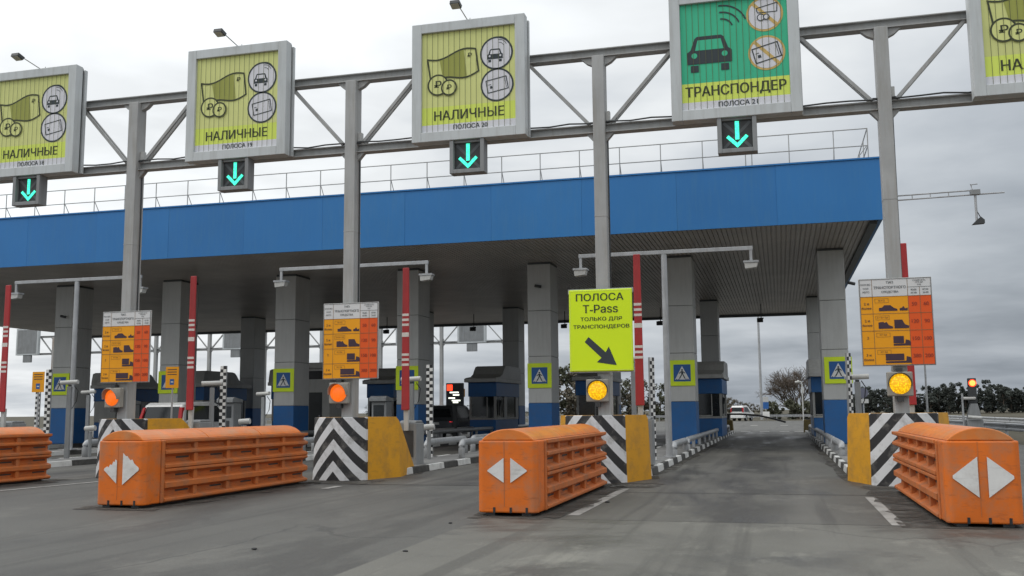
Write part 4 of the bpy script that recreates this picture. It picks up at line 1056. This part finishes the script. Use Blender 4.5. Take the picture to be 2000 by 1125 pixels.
dup(bc, (-16.4, 29.6, -.15), R(-10), 'white tube camera left of the pedestrian sign by the service cabin')
dup(bc, (-19.3, 23.9, .12), R(10), 'white tube camera beside the checkered post at left')
dup(bc, (-23.9, 30.6, 0.02), R(10), 'white tube camera right of the T shaped lamp post at left')

# low lamp heads at kerb level
def kerb_lamp():
    t = thing('lane_sensor', '', 'sensor', (0, 0, 0), 0, 'small pale sensor heads near the kerbs')
    b = MB(); b.tube([(0, 0, -.4), (0, 0, .62)], .05, mgrey, 10); b.build('stem', t)
    b = MB(); b.tube([(-.16, -.02, .70), (.14, .02, .72)], .075, lgrey, 12); b.build('sensor_head', t)
    return t
kl = kerb_lamp(); kl.location = (-8.7, 24.2, .25); kl['label'] = 'pale sensor head low beside the ochre sided block'
dup(kl, (-13.95, 24.2, .42), None, 'pale sensor head low left of the checkered post above the long barrier')
dup(kl, (-19.1, 24.6, .25), None, 'pale sensor head low beside the cut off barrier at left')

# ------------------------------------------------------------------ bent pipe rails along the islands
def pipe_rail(y0, y1, z=.44):
    t = thing('pipe_rail', '', 'guard rail', (0, 0, 0), 0, 'bent pipe rails along the island kerbs')
    b = MB(); pts = [(0, y0, -.05), (0, y0, z - .15)]
    pts += [(0, y0 + .16 - .16 * math.cos(a), z - .15 + .15 * math.sin(a)) for a in [R(18 * i) for i in range(1, 6)]]
    pts += [(0, (y0 + y1) / 2, z)]
    pts += [(0, y1 - .16 + .16 * math.sin(a), z - .15 + .15 * math.cos(a)) for a in [R(18 * i) for i in range(0, 5)]] + [(0, y1, z - .15), (0, y1, -.05)]
    b.tube(pts, .085, galv, 12); b.build('pipe', t, smooth=True)
    y = y0 + 2.2
    while y < y1 - 1.2:
        b = MB(); b.tube([(0, y, -.05), (0, y, z - .05)], .055, galv, 10); b.build('support', t); y += 2.4
    return t
pr_s = pipe_rail(-1.65, 1.65); pr_l = pipe_rail(-12.2, 12.2)
names = ['right of the transponder lane', 'left of the transponder lane', 'behind the short orange barrier', 'behind the ochre sided block', 'behind the far left chevron block']
first = {}
def place_rail(src, key, loc, label):
    if key not in first: src.location = loc; src['label'] = label; first[key] = 1
    else: dup(src, loc, None, label)
place_rail(pr_s, 's', (1.45, 28.5, 0), 'short bent pipe rail at the kerb right of the transponder lane')
place_rail(pr_l, 'l', (1.45, 43.0, 0), 'long bent pipe rail at the kerb right of the transponder lane')
place_rail(pr_s, 's', (-2.78, 28.5, 0), 'short bent pipe rail at the kerb left of the transponder lane')
place_rail(pr_l, 'l', (-2.78, 43.0, 0), 'long bent pipe rail at the kerb left of the transponder lane')
for k, nm in ((2, 'on the island of the middle left chevron block'), (3, 'on the island of the white minivan'), (4, 'on the island of the checkered post at left')):
    for s, sd_ in ((-1, 'left'), (1, 'right')):
        place_rail(pr_s, 's', (ISL(k) + s * .48, 26.4, .12), 'short bent pipe rail, %s side, %s' % (sd_, nm))
        place_rail(pr_l, 'l', (ISL(k) + s * .48, 41.0, .12), 'long bent pipe rail, %s side, %s' % (sd_, nm))

# ------------------------------------------------------------------ toll booths
def booth():
    t = thing('toll_booth', '', 'toll booth', (0, 0, 0), 0, 'toll booths under the canopy')
    hw, y0, y1 = .66, 0.0, 4.2
    b = MB(); b.box(-hw + .02, hw - .02, y0 + .02, y1, .145, .95, blue_c); b.box(-hw, hw, y0, y1, .95, 1.04, booth_m); b.build('base', t, bevel=0.01)
    for x in (-hw, hw - .10):
        for ya, yb in ((y0 + .01, y0 + .11), (1.5, 2.0), (y1 - .5, y1)):
            b = MB(); b.box(x, x + .10, ya, yb, 1.041, 2.05, booth_m); b.build('wall_post', t)
    b = MB(); b.box(-hw + .101, hw - .101, y1 - .1, y1, 1.041, 2.05, booth_m); b.build('wall', t)
    b = MB(); b.box(-hw + .101, hw - .101, y0 + .03, y0 + .06, 1.042, 2.048, glass); fwn = b.build('front_window', t)
    b = MB(); b.box(.20, .245, y0 + .012, y0 + .029, 1.06, 2.03, booth_m); b.box(-hw + .12, .199, y0 + .014, y0 + .029, 1.06, 1.10, booth_m); b.build('window_frame', fwn)
    for s in (-1, 1):
        for ya, yb in ((y0 + .112, 1.498), (2.002, y1 - .502)):
            b = MB(); b.box(min(s * (hw - .07), s * (hw - .04)), max(s * (hw - .07), s * (hw - .04)), ya, yb, 1.042, 2.048, glass); b.build('side_window', t)
    b = MB(); b.box(-hw - .04, hw + .04, y0 - .05, y1 + .03, 2.051, 2.72, blue_c); b.build('blue_band', t, bevel=0.015)
    b = MB()
    prof = [(-.35, 2.901), (4.4, 2.901), (4.4, 3.05), (4.3, 3.5), (4.1, 3.56), (1.6, 3.56), (1.35, 3.52), (1.15, 3.38), (.9, 3.14), (.5, 3.0), (-.3, 2.93)]
    b.prism(prof, 'x', -hw - .10, hw + .10, booth_m); b.build('roof_hood', t, bevel=0.03)
    b = MB(); b.box(-hw - .14, hw + .14, -.38, 4.42, 2.722, 2.90, lgrey); b.build('roof_slab', t, bevel=0.02)
    b = MB(); b.tube([(hw + .03, .55, 1.6), (hw + .10, .5, 1.85)], .05, dgrey, 8); b.box(hw + .001, hw + .06, .5, .62, 1.15, 1.9, dgrey); b.build('intercom', t)
    return t
bt = booth(); btl = ['right of the transponder lane, mostly behind the rightmost column', 'left of the transponder lane, its dark window beside the column', 'behind the yellow warning light below the lime sign', 'standing clear with dark front window, above the short orange barrier',
                     'behind the raised red boom of the ochre sided block', 'with rounded roof behind the checkered post above the long barrier', 'deep at left behind the small orange notice', 'at the far left under the canopy']
for k in range(NI):
    loc = (ISL(k) + (.08 if k < 2 else 0.02), 45.5 if k < 5 else 49.7, 0); rz = 0 if k < 5 else math.pi
    lab = 'grey and blue toll booth ' + btl[k]
    if k == 0: bt.location = loc; bt['label'] = lab
    else: dup(bt, loc, rz, lab)

# grey service cabin on the fifth island
t = thing('service_cabin', 'flat roofed grey service cabin with dark vent window, left of the middle tariff board', 'cabin', (-18.85, 38.4, 0))
b = MB(); b.box(-.64, .64, 0, 3.0, .145, 3.2, booth_m); b.build('wall', t, bevel=0.02)
b = MB(); b.box(-.72, .72, -.08, 3.1, 3.201, 3.45, booth_m); b.build('roof', t, bevel=0.03)
b = MB(); b.box(-.5, .5, -.012, -.002, 2.75, 3.1, black); b.build('vent_window', t)
b = MB(); b.box(-.30, .30, -.012, -.002, .25, 2.2, dgrey); d = b.build('door', t)
b = MB(); b.box(.18, .22, -.05, -.013, 1.1, 1.25, chrome); b.build('handle', d)

# payment cabinets on the islands near the lanes
def pay_cab():
    t = thing('payment_terminal', '', 'payment terminal', (0, 0, 0), 0, 'grey lane terminals')
    b = MB(); b.box(-.28, .28, 0, .55, .145, 1.72, mgrey); bd = b.build('cabinet', t, bevel=0.03)
    b = MB(); b.prism([(-.14, 1.73), (.58, 1.73), (.58, 1.84), (.0, 1.92), (-.14, 1.86)], 'x', -.32, .32, mgrey); b.build('hood', t, bevel=0.02)
    b = MB(); b.box(-.2, .2, -.012, -.002, 1.2, 1.6, glass); b.build('screen', t)
    b = MB(); b.box(-.12, .12, -.03, -.002, .85, 1.1, dgrey); b.build('card_slot', t)
    return t
pc = pay_cab(); pc.location = (-18.9, 31.5, .0); pc['label'] = 'grey lane terminal left of the pedestrian sign by the service cabin'
dup(pc, (-13.75, 33.0, .0), None, 'grey lane terminal in front of the booth by the red boom')
dup(pc, (-24.3, 33.2, .0), None, 'grey lane terminal left of the T shaped lamp post at left')
dup(pc, (-3.4, 38.6, .2), None, 'grey lane terminal behind the lime arrow sign')

# lit message displays
def display():
    t = thing('lane_display', '', 'display', (0, 0, 0), 0, 'lit displays on posts beside the lanes')
    b = MB(); b.box(-.07, .07, .1, .24, .145, 1.6, dgrey); b.build('post', t)
    b = MB(); b.box(-.38, .38, 0, .3, 1.6, 2.62, dgrey); hs = b.build('housing', t, bevel=0.02)
    f = Flat(-.001, .003)
    f.rect(-.33, -.07, 2.28, 2.55, em_red, 1)
    for i, (a, c, z) in enumerate(((-.2, .22, 2.17), (-.05, .25, 2.06), (-.26, .05, 1.92), (-.1, .3, 1.81), (-.05, .2, 1.73))): f.rect(a, c, z, z + .06, em_disp, 1)
    f.build('lit_text', hs)
    return t
dp = display(); dp.location = (-14.1, 42.5, 0); dp['label'] = 'dark display with red square and white lit rows beside the dark car'
dup(dp, (-6.45, 61.5, -.1), None, 'dark display with white lit rows right of the yellow warning light below the lime sign')

# small orange notices on poles
def notice():
    t = thing('pole_notice', '', 'road sign', (0, 0, 0), 0, 'small orange notices on poles')
    b = MB(); b.tube([(0, .03, .14), (0, .03, 2.02)], .022, galv, 8); b.build('pole', t)
    b = MB(); b.box(-.18, .18, 0, .012, 1.98, 2.5, tf_y); pn = b.build('panel', t)
    f = Flat(0, .002); f.rect(-.06, .06, 2.06, 2.2, sign_b, 1); f.rect(-.03, .04, 2.115, 2.14, white, 2)
    for z in (2.42, 2.36, 2.30): f.rect(-.13, .13, z, z + .022, tf_i, 1)
    f.build('print', pn)
    return t
no = notice(); no.location = (-14.42, 21.5, 0); no['label'] = 'small orange notice on a thin pole in front of the white minivan'
dup(no, (-18.32, 21.5, -.05), None, 'small orange notice on a thin pole beside the checkered post at left')
dup(no, (-20.0, 62.0, .32), None, 'distant orange notice on a thin pole left of the blue toll booth')

# ------------------------------------------------------------------ vehicles
def vehicle(name, label, cat, paint, L_, Wd, H, loc, rz, lit=False, van=False):
    t = thing(name, label, cat, loc, rz)
    hw = Wd / 2
    # side profile (y from the tail, z)
    if van: P = [(0, .32), (L_, .32), (L_, .80), (L_ - .15, .95), (L_ - .95, 1.15), (L_ - 1.55, H - .12), (L_ - 1.9, H), (.15, H), (.02, H - .2), (0, 1.1)]
    else: P = [(0, .32), (L_, .34), (L_, .72), (L_ - .12, .86), (L_ - 1.0, 1.02), (L_ - 1.75, H - .10), (L_ - 2.1, H - .02), (L_ / 2, H), (.45, H - .05), (.25, H - .14), (.06, 1.05), (-.02, .9), (-.02, .6)]
    def xw(z): return hw if z < 1.0 else hw - (z - 1.0) / (H - 1.0) * hw * .17
    n = len(P); vs = [(-xw(z), y, z) for y, z in P] + [(xw(z), y, z) for y, z in P]
    b = MB(); b.add(vs, [list(range(n)), list(range(2 * n - 1, n - 1, -1))] + [(i, (i + 1) % n, n + (i + 1) % n, n + i) for i in range(n)], paint)
    b.build('body', t, bevel=0.05)
    # rear window follows the tailgate slope
    zt, zb_ = H - .20, 1.08
    yt, yb = (.02, .0) if van else (.23, .075)
    b = MB(); wt, wb = xw(zt) - .12, xw(zb_) - .10
    b.add([(-wb, yb - .012, zb_), (wb, yb - .012, zb_), (wt, yt - .012, zt), (-wt, yt - .012, zt), (-wb, yb + .03, zb_), (wb, yb + .03, zb_), (wt, yt + .03, zt), (-wt, yt + .03, zt)], [(0, 1, 2, 3), (4, 7, 6, 5), (0, 4, 5, 1), (1, 5, 6, 2), (2, 6, 7, 3), (3, 7, 4, 0)], glass); b.build('rear_window', t)
    for s in (-1, 1):
        b = MB(); z0, z1 = 1.04, H - .16
        ya, yb2, yc, yd = .35, L_ - 1.25, L_ - 1.9, .5
        q = [(s * (xw(z0) + .006), ya, z0), (s * (xw(z0) + .006), yb2, z0), (s * (xw(z1) + .006), yc, z1), (s * (xw(z1) + .006), yd, z1)]
        q2 = [(x - s * .03, y, z) for x, y, z in q]
        b.add(q + q2, [(0, 1, 2, 3), (4, 7, 6, 5), (0, 4, 5, 1), (1, 5, 6, 2), (2, 6, 7, 3), (3, 7, 4, 0)], glass); b.build('side_window', t)
        b = MB(); zl = (1.0, H - .22) if not lit else (.86, 1.08)
        xs = xw(1.2)
        b.add([(s * (xs - .10), -.045, zl[0]), (s * (xs + .03), -.02, zl[0]), (s * (xw(zl[1]) + .015), .17 if not van else .0, zl[1]), (s * (xw(zl[1]) - .09), .145 if not van else -.03, zl[1]),
               (s * (xs - .10), .12, zl[0]), (s * (xs + .02), .16, zl[0]), (s * (xw(zl[1]) + .012), .33, zl[1]), (s * (xw(zl[1]) - .09), .32, zl[1])], [(0, 1, 2, 3), (4, 7, 6, 5), (0, 4, 5, 1), (1, 5, 6, 2), (2, 6, 7, 3), (3, 7, 4, 0)], em_tail if lit else tail_m); b.build('tail_light', t)
        b = MB(); b.box(min(s * hw, s * (hw + .18)), max(s * hw, s * (hw + .18)), L_ - 1.55, L_ - 1.42, 1.0, 1.16, paint); b.build('door_mirror', t, bevel=0.02)
        for yw in (.85, L_ - .9):
            b = MB(); b.tube([(s * (hw - .2), yw, .32), (s * (hw + .01), yw, .32)], .32, rubber, 20); wh = b.build('wheel', t)
            b = MB(); b.tube([(s * (hw + .005), yw, .32), (s * (hw + .02), yw, .32)], .2, chrome, 16); b.build('rim', wh)
    b = MB(); b.box(-hw + .02, hw - .02, -.07, -.021 if not van else -.001, .34, .62, dgrey if not van else paint); b.build('bumper', t, bevel=0.02)
    b = MB(); b.box(-.26, .26, -.055 if not van else -.02, -.03 if not van else -.001, .74, .85, white); b.build('number_plate', t)
    # windscreen
    b = MB(); z0, z1 = 1.06, H - .16
    y0_, y1_ = (L_ - 1.02, L_ - 1.53) if van else (L_ - 1.04, L_ - 1.70)
    w0, w1 = xw(z0) - .08, xw(z1) - .08
    b.add([(-w0, y0_ + .03, z0), (w0, y0_ + .03, z0), (w1, y1_ + .05, z1), (-w1, y1_ + .05, z1), (-w0, y0_ - .04, z0), (w0, y0_ - .04, z0), (w1, y1_ - .04, z1), (-w1, y1_ - .04, z1)], [(0, 1, 2, 3), (4, 7, 6, 5), (0, 4, 5, 1), (1, 5, 6, 2), (2, 6, 7, 3), (3, 7, 4, 0)], glass); b.build('windscreen', t)
    return t
vehicle('minivan', 'white minivan seen from behind in a toll lane at left', 'minivan', car_w, 4.4, 1.82, 1.80, (-21.66, 31.6, .008), 0)
vehicle('parked_car', 'dark car with lit brake lights waiting beside the blue toll booth', 'car', car_k, 4.5, 1.84, 1.68, (-15.75, 44.5, .008), 0, lit=True)
vehicle('delivery_van', 'distant white van beyond the barrier of the transponder lane', 'van', car_w, 3.3, 1.6, 1.75, (-4.9, 118.0, .004), R(-20), van=True)

# ------------------------------------------------------------------ exit of the transponder lane
t = thing('exit_barrier', 'black barrier arm lowered across the far end of the transponder lane', 'barrier', (-3.2, 62.0, 0))
b = MB(); b.box(-.2, .2, -.2, .2, .0, 1.0, dgrey); b.build('cabinet', t, bevel=0.02)
b = MB(); b.tube([(-.3, -.22, 1.05), (.8, -.22, 1.05), (1.8, -.22, .98), (2.7, -.22, .78), (3.45, -.22, .56)], .06, black, 10); b.build('arm', t)
def end_block(lab, loc):
    t = thing('end_block', lab, 'concrete block', loc, 0, 'dull yellow blocks at the lane exit')
    b = MB(); b.prism([(-.35, 0), (.35, 0), (.31, .72), (-.31, .72)], 'y', 0, .8, ochre_d); b.build('block', t, bevel=0.02)
    b = MB(); b.box(-.2, .2, .2, .6, .721, .76, dgrey); b.build('cap_plate', t)
    return t
ochre_d = mat('soiled yellow concrete', (0.17, 0.13, 0.05), 0.8, 0, 0.2, 3, (0.08, 0.07, 0.05), 0.7)
eb = end_block('dull yellow block at the left end of the transponder lane', (-3.05, 59.2, 0))
dup(eb, (1.55, 59.2, 0), None, 'dull yellow block at the right end of the transponder lane')
t = thing('traffic_cone', 'small orange traffic cone at the right far end of the transponder lane', 'traffic cone', (1.75, 63.0, .004))
b = MB(); b.box(-.2, .2, -.2, .2, 0, .04, cone_m); b.build('base', t)
b = MB(); b.tube([(0, 0, .04), (0, 0, .75)], .15, cone_m, 14, .03); b.build('cone', t)
b = MB(); b.tube([(0, 0, .35), (0, 0, .5)], .106, stripe_w, 14, .08); b.build('reflective_collar', t)

# tall mast, lamp, far sign, guard rails beyond
t = thing('light_mast', 'tall slim light mast rising beyond the transponder lane', 'mast', (-2.35, 130, 0))
b = MB(); b.tube([(0, 0, 0), (0, 0, 38)], .17, galv, 12, .07); b.build('pole', t)
b = MB(); b.cbox((0, 0, 38.1), (1.6, .3, .25), dgrey); b.build('lamp_head', t)
t = thing('street_lamp', 'short street lamp with camera box in front of the bare tree', 'street lamp', (2.4, 117, 0))
b = MB(); b.tube([(0, 0, 0), (0, 0, 4.0), (-.1, 0, 4.35), (-.4, 0, 4.45)], .07, lgrey, 8); b.build('pole', t)
b = MB(); b.tube([(-.3, 0, 4.4), (-.75, 0, 4.3)], .16, lgrey, 8, .10); b.build('lamp_head', t)
b = MB(); b.cbox((.06, -.1, 3.4), (.22, .2, .5), lgrey); b.build('camera_box', t)
t = thing('direction_sign', 'far blue and white road sign at the foot of the bare tree', 'road sign', (-1.65, 118, 0))
b = MB(); b.tube([(0, .05, 0), (0, .05, 2.9)], .04, galv, 8); b.build('pole', t)
b = MB(); b.cbox((0, 0, 1.75), (.62, .04, .75), sign_b); b.build('blue_panel', t)
b = MB(); b.cbox((0, 0, 2.45), (.6, .04, .55), lgrey); b.cbox((0, -.04, .7), (.75, .5, .7), white); b.build('white_panel', t)
t = thing('stop_sign_post', 'round grey blue sign with small white plate beyond the rightmost column', 'road sign', (2.72, 36.0, 0))
b = MB(); b.tube([(0, .04, .14), (0, .04, 1.95)], .03, galv, 8); b.build('pole', t)
b = MB(); b.tube([(0, 0, 1.86), (0, .02, 1.86)], .17, round_m, 20); b.build('round_panel', t)
b = MB(); b.cbox((0, 0, 1.58), (.34, .02, .14), white); b.build('plate', t)

def wrail(name, label, pts, loc):
    """double wave steel guard rail on posts"""
    t = thing(name, label, 'guard rail', loc)
    for (a, c) in zip(pts[:-1], pts[1:]):
        a, c = Vector(a), Vector(c); d = (c - a); n_ = Vector((-d.y, d.x, 0)).normalized()
        prof = [(0, .44), (.06, .47), (.06, .52), (0, .565), (0, .615), (.06, .66), (.06, .71), (0, .74)]
        b = MB(); vs = []
        for p in (a, c):
            for u, z in prof: vs.append(p + n_ * u + Vector((0, 0, z)))
            for u, z in prof[::-1]: vs.append(p + n_ * (u - .012) + Vector((0, 0, z)))
        m = len(prof) * 2
        b.loft([vs[:m], vs[m:]], galv); b.build('beam', t)
        k = int(d.length // 4)
        for i in range(k + 1):
            q = a + d * (i / max(1, k)); pb = MB(); pb.box(q.x - .05, q.x + .05, q.y - .04, q.y + .04, 0, .74, galv); pb.build('rail_post', t)
    return t
wrail('guard_rail', 'galvanised wave beam guard rail along the right road edge', [(.15, -22, 0), (0, -8, 0), (-.4, 12, 0), (-.8, 50, 0)], (8.55, 38, 0))
wrail('guard_rail', 'second galvanised guard rail further out beyond the right road edge', [(0, -20, 0), (0, 50, 0)], (12.5, 45, 0))
wrail('guard_rail', 'distant guard rail along the far edge of the plaza behind the white van', [(-34, 0, 0), (-10, 0, 0), (9, -1, 0)], (0, 119.5, 0))
wrail('guard_rail', 'distant guard rail far at left behind the toll booths', [(-70, 0, 0), (-36, 0, 0)], (0, 119.5, 0))

# red light on post with cabinet at the right
t = thing('red_signal', 'lit red signal light on a post with grey cabinet at right', 'traffic signal', (5.5, 32.0, 0))
b = MB(); b.box(-.22, .22, -.05, .35, 0, .98, mgrey); b.build('cabinet', t, bevel=0.02)
b = MB(); b.prism([(-.2, .99), (.2, .99), (.10, 1.45), (-.08, 1.45)], 'y', 0, .25, mgrey); b.build('pedestal', t)
b = MB(); b.box(-.11, .11, .05, .25, 1.46, 2.2, dgrey); b.build('signal_head', t, bevel=0.02)
b = MB(); b.tube([(0, .03, 2.05), (0, .0, 2.05)], .085, em_hot, 16, .06); b.build('lamp', t)
b = MB(); b.tube([(0, .049, 2.05), (0, .035, 2.05)], .108, em_red, 16); b.build('lamp_rim', t)
b = MB(); b.tube([(-.28, 0, 1.6), (.05, 0, 1.6)], .045, lgrey, 10); b.tube([(-.3, .05, 0), (-.3, .05, 1.75)], .03, galv, 8); b.build('sensor_tube', t)
b = MB(); b.tube([(-.2, -.1, 1.06), (.16, -.1, 1.03)], .05, lgrey, 10); b.build('camera_tube', t)

# camera boom on the right gantry post
t = thing('camera_boom', 'horizontal twin tube boom with hanging camera on the rightmost gantry post', 'camera', (2.16, 18.62, 5.05))
b = MB(); b.tube([(0, 0, .05), (1.30, 0, .07)], .013, galv, 8); b.tube([(0, 0, -.03), (1.75, 0, .0)], .013, galv, 8)
for x in (.25, .55, .85): b.tube([(x, 0, -.025), (x, 0, .055)], .009, galv, 6)
b.build('twin_tube', t)
b = MB(); b.cbox((1.28, 0, .03), (.16, .10, .09), mgrey); b.tube([(1.24, 0, .08), (1.22, 0, .17), (1.33, 0, .18)], .012, galv, 6); b.build('clamp', t, bevel=0.01)
b = MB(); b.tube([(1.28, 0, -.01), (1.28, 0, -.52)], .022, galv, 8); b.tube([(1.29, 0, -.3), (1.37, 0, -.48)], .008, black, 6); b.build('drop_pole', t)
b = MB(); b.prism([(1.2, -.54), (1.40, -.53), (1.40, -.47), (1.34, -.41), (1.24, -.50)], 'y', -.05, .07, dgrey); b.build('camera_head', t)
b = MB(); b.box(-.03, -.001, -.06, .06, -.10, .12, mgrey); b.build('mount_plate', t)

# thin lamp pole right, distant masts left
t = thing('lamp_pole', 'thin grey lamp pole behind the rightmost tariff board', 'lamp post', (7.9, 60, 0))
b = MB(); b.tube([(0, 0, 0), (0, 0, 4.2)], .06, galv, 8, .05); b.build('pole', t)
b = MB(); b.cbox((0, -.1, 4.25), (.5, .25, .12), mgrey); b.build('lamp_head', t)
t = thing('camera_pole', 'thin dark pole with a small lamp left of the blue toll booth', 'pole', (-20.6, 62.0, 0))
b = MB(); b.tube([(0, 0, 0), (0, 0, 2.35)], .06, dgrey, 8); b.tube([(0, 0, 2.3), (.3, 0, 2.32), (.42, 0, 2.5)], .035, dgrey, 6); b.build('pole', t)
b = MB(); b.tube([(.36, -.02, 2.55), (.55, -.02, 2.6)], .12, dgrey, 10); b.build('lamp_head', t)

# small stones on the road
def pebble(i, x, y, s, lab):
    b = MB(); n = 8; rings = []
    for z, r_ in ((0.008, .8), (.5, 1.0), (.95, .5)):
        rings.append([(x + s * r_ * (1 + .25 * math.sin(j * 2.1 + i)) * math.cos(2 * math.pi * j / n), y + s * .7 * r_ * math.sin(2 * math.pi * j / n), z * s * .6 + .008) for j in range(n)])
    b.loft(rings, black); o = b.build('stone', smooth=True); tag(o, lab, 'stone', 'dark stones lying on the road')
pebble(0, -5.08, 9.05, .03, 'dark stone on open asphalt, left of the pale concrete'); pebble(1, -3.55, 9.2, .028, 'dark stone at the corner of the pale concrete')
pebble(2, -3.9, 11.6, .026, 'dark stone just left of the short orange barrier foot'); pebble(3, -2.5, 14.6, .04, 'dark stone on the white line beside the short orange barrier')

# ------------------------------------------------------------------ vegetation
def leaf_tree(name, label, cat, h, r_, loc, mt, group, dens=420, seed=0, squash=1.0, trunk_h=.25):
    rd = random.Random(seed)
    t = thing(name, label, cat, loc, rd.random() * 6, group)
    b = MB(); b.tube([(0, 0, 0), (rd.uniform(-.1, .1), 0, h * .45), (rd.uniform(-.2, .2), .1, h * .85)], h * .022, bark, 7, h * .006)
    for i in range(7):
        a = rd.random() * 6.28; z = h * rd.uniform(.3, .75); l_ = r_ * rd.uniform(.5, .9)
        b.tube([(0, 0, z), (math.cos(a) * l_ * .6, math.sin(a) * l_ * .6, z + h * .06), (math.cos(a) * l_, math.sin(a) * l_, z + h * .12)], h * .008, bark, 5, h * .003)
    b.build('trunk', t)
    b = MB()
    clumps = []
    for i in range(26):
        z = rd.uniform(trunk_h, 1.0); env = math.sin(math.pi * min(1, max(.06, (z - trunk_h * .8) / (1.12 - trunk_h * .8)))) ** .6
        a = rd.random() * 6.28; q = math.sqrt(rd.random()) * r_ * env
        clumps.append((math.cos(a) * q, math.sin(a) * q * .9, z * h * squash, r_ * rd.uniform(.18, .42)))
    s0 = max(h * .026, .13)
    for i in range(dens):
        cx, cy, cz, cr = rd.choice(clumps)
        v = Vector((rd.gauss(0, 1), rd.gauss(0, 1), rd.gauss(0, .8))).normalized() * cr * rd.random() ** .45
        p = Vector((cx, cy, cz)) + v
        if p.z < h * .04: p.z = h * .05
        n_ = Vector((rd.gauss(0, 1), rd.gauss(0, 1), rd.gauss(0, 1))).normalized(); a_ = n_.orthogonal().normalized(); c = n_.cross(a_); s = s0 * rd.uniform(.6, 1.5)
        b.add([p + a_ * s, p + c * s * .7, p - a_ * s, p - c * s * .7], [(0, 1, 2, 3)], mt)
    b.build('crown', t)
    return t
def bare_tree(label, loc, h, spread, seed=1):
    rd = random.Random(seed)
    t = thing('bare_tree', label, 'tree', loc)
    b = MB(); tw = MB()
    def grow(p, d, ln, r_, depth):
        q = p + d * ln; mid = p + d * ln * .5 + Vector((rd.gauss(0, 1), rd.gauss(0, 1), rd.gauss(0, .5))) * ln * .06
        (b if depth < 3 else tw).tube([p, mid, q], r_, bark if depth < 3 else twig, 6 if depth < 3 else 3, max(r_ * .62, .016))
        if depth >= 5: return
        for i in range(3 if depth < 3 else 4):
            nd = (d + Vector((rd.gauss(0, 1) * spread, rd.gauss(0, 1) * spread, rd.gauss(.08, .35)))).normalized()
            grow(p + d * ln * rd.uniform(.55, 1.0), nd, ln * rd.uniform(.6, .82), r_ * .56, depth + 1)
    for i in range(9):
        a = i * 2.4 + rd.random() * .6; rr = .25 + .18 * i; tilt = .10 + .045 * i
        grow(Vector((math.cos(a) * rr, math.sin(a) * rr * .6, 0)), Vector((math.cos(a) * tilt, math.sin(a) * tilt, 1)).normalized(), h * rd.uniform(.20, .27), h * .012, 0)
    for q in (.9, 1.5): grow(Vector((-.5, 0, h * .10 * q)), Vector((-1, 0, .42)).normalized(), h * .20, h * .008, 1)
    b.build('trunk', t); tw.build('twigs', t)
    return t
bare_tree('large bare tree behind the far end of the transponder lane', (2.5, 138, 0), 11.6, .46, 3)
bushes = [(-.6, 133, 2.1), (1.4, 132.5, 2.4), (3.0, 133, 2.1), (4.6, 132.5, 2.3)]
for i, (x, y, h) in enumerate(bushes):
    leaf_tree('shrub', 'dull green shrub %s at the foot of the large bare tree' % ['leftmost', 'second from left', 'third from left', 'rightmost'][i], 'shrub', h, 1.15, (x, y, 0), leaf_b, 'shrubs under the bare tree', 1300, 40 + i, 1.0, .08)
# pine belt on the right, each tree its own
protos = []
rd = random.Random(11)
spots = []
for i in range(44):
    x = 13.5 + i * .75 + rd.uniform(-.25, .25); spots.append((x, (196 if i % 2 else 204) + rd.uniform(-3, 3), 1.0))
for i, (x, y, s) in enumerate(spots):
    if i < 4:
        o = leaf_tree('pine_tree', 'dark pine in the tree belt on the right horizon', 'tree', 5.0, 1.35, (x, y, .2), leaf_a, 'pines in the right tree belt', 2400, 60 + i, 1.0, .10); protos.append(o)
    else:
        o = dup(protos[i % 4], (x, y, .2), rd.random() * 6)
    hz = .80 + .20 * math.sin(x * .45) * math.sin(x * 1.3) + rd.uniform(-.14, .16) + .10 * (x - 13) / 33
    o.scale = (rd.uniform(.95, 1.3), rd.uniform(.95, 1.3), hz)
# brown and green trees beyond the plaza
bp = []
rd = random.Random(5)
back = [(-29.6, 128, 6.2), (-27.6, 131, 7.0), (-25.6, 127, 6.6), (-23.6, 130, 5.2), (-21.4, 128, 4.6), (-19.2, 130, 5.3), (-17.2, 128, 5.0), (-15.0, 130, 4.4)]
for i, (x, y, h) in enumerate(back):
    pos = ['seen between the column and the lime arrow sign', 'beside the lime arrow sign, tallest of the row', 'just under the lime arrow sign', 'behind the yellow warning light', 'behind the lit display by the lime sign', 'behind the red boom by the lime sign', 'right of the red boom by the lime sign', 'behind the T shaped lamp post by the transponder lane'][i]
    leaf_tree('autumn_tree', 'olive brown autumn tree ' + pos, 'tree', h, 1.9, (x, y, 0), leaf_b if i % 2 else leaf_c, 'autumn trees beyond the plaza', 1900, 80 + i, 1.0, .1)
hp = None
for i in range(16):
    x = -24 + i * 1.35; h = 6.8 - .36 * i + rd.uniform(-.3, .3)
    if i < 3:
        hp = leaf_tree('roadside_tree', 'hazy brown tree in the row receding beyond the white van', 'tree', 5.0, 2.0, (x, 350, 0), leaf_c, 'brown trees along the far road', 1500, 120 + i, 1.0, .05); o = hp
        o.scale = (h / 5,) * 3
    else:
        o = dup(hp, (x, 350 + rd.uniform(-8, 8), 0), rd.random() * 6); o.scale = (h / 5,) * 3
lp = None
for i in range(26):                       # low trees on the left horizon
    x = -75 - i * 5.2; o = None
    if lp is None:
        lp = leaf_tree('horizon_tree', 'low dark tree on the left horizon beyond the toll booths', 'tree', 4.0, 2.6, (x, 330, 0), leaf_a, 'low trees on the left horizon', 600, 160, .9, .05); o = lp
    else: o = dup(lp, (x, 330 + rd.uniform(-10, 10), 0), rd.random() * 6)
    o.scale = (1.2, 1.2, rd.uniform(.6, 1.05))
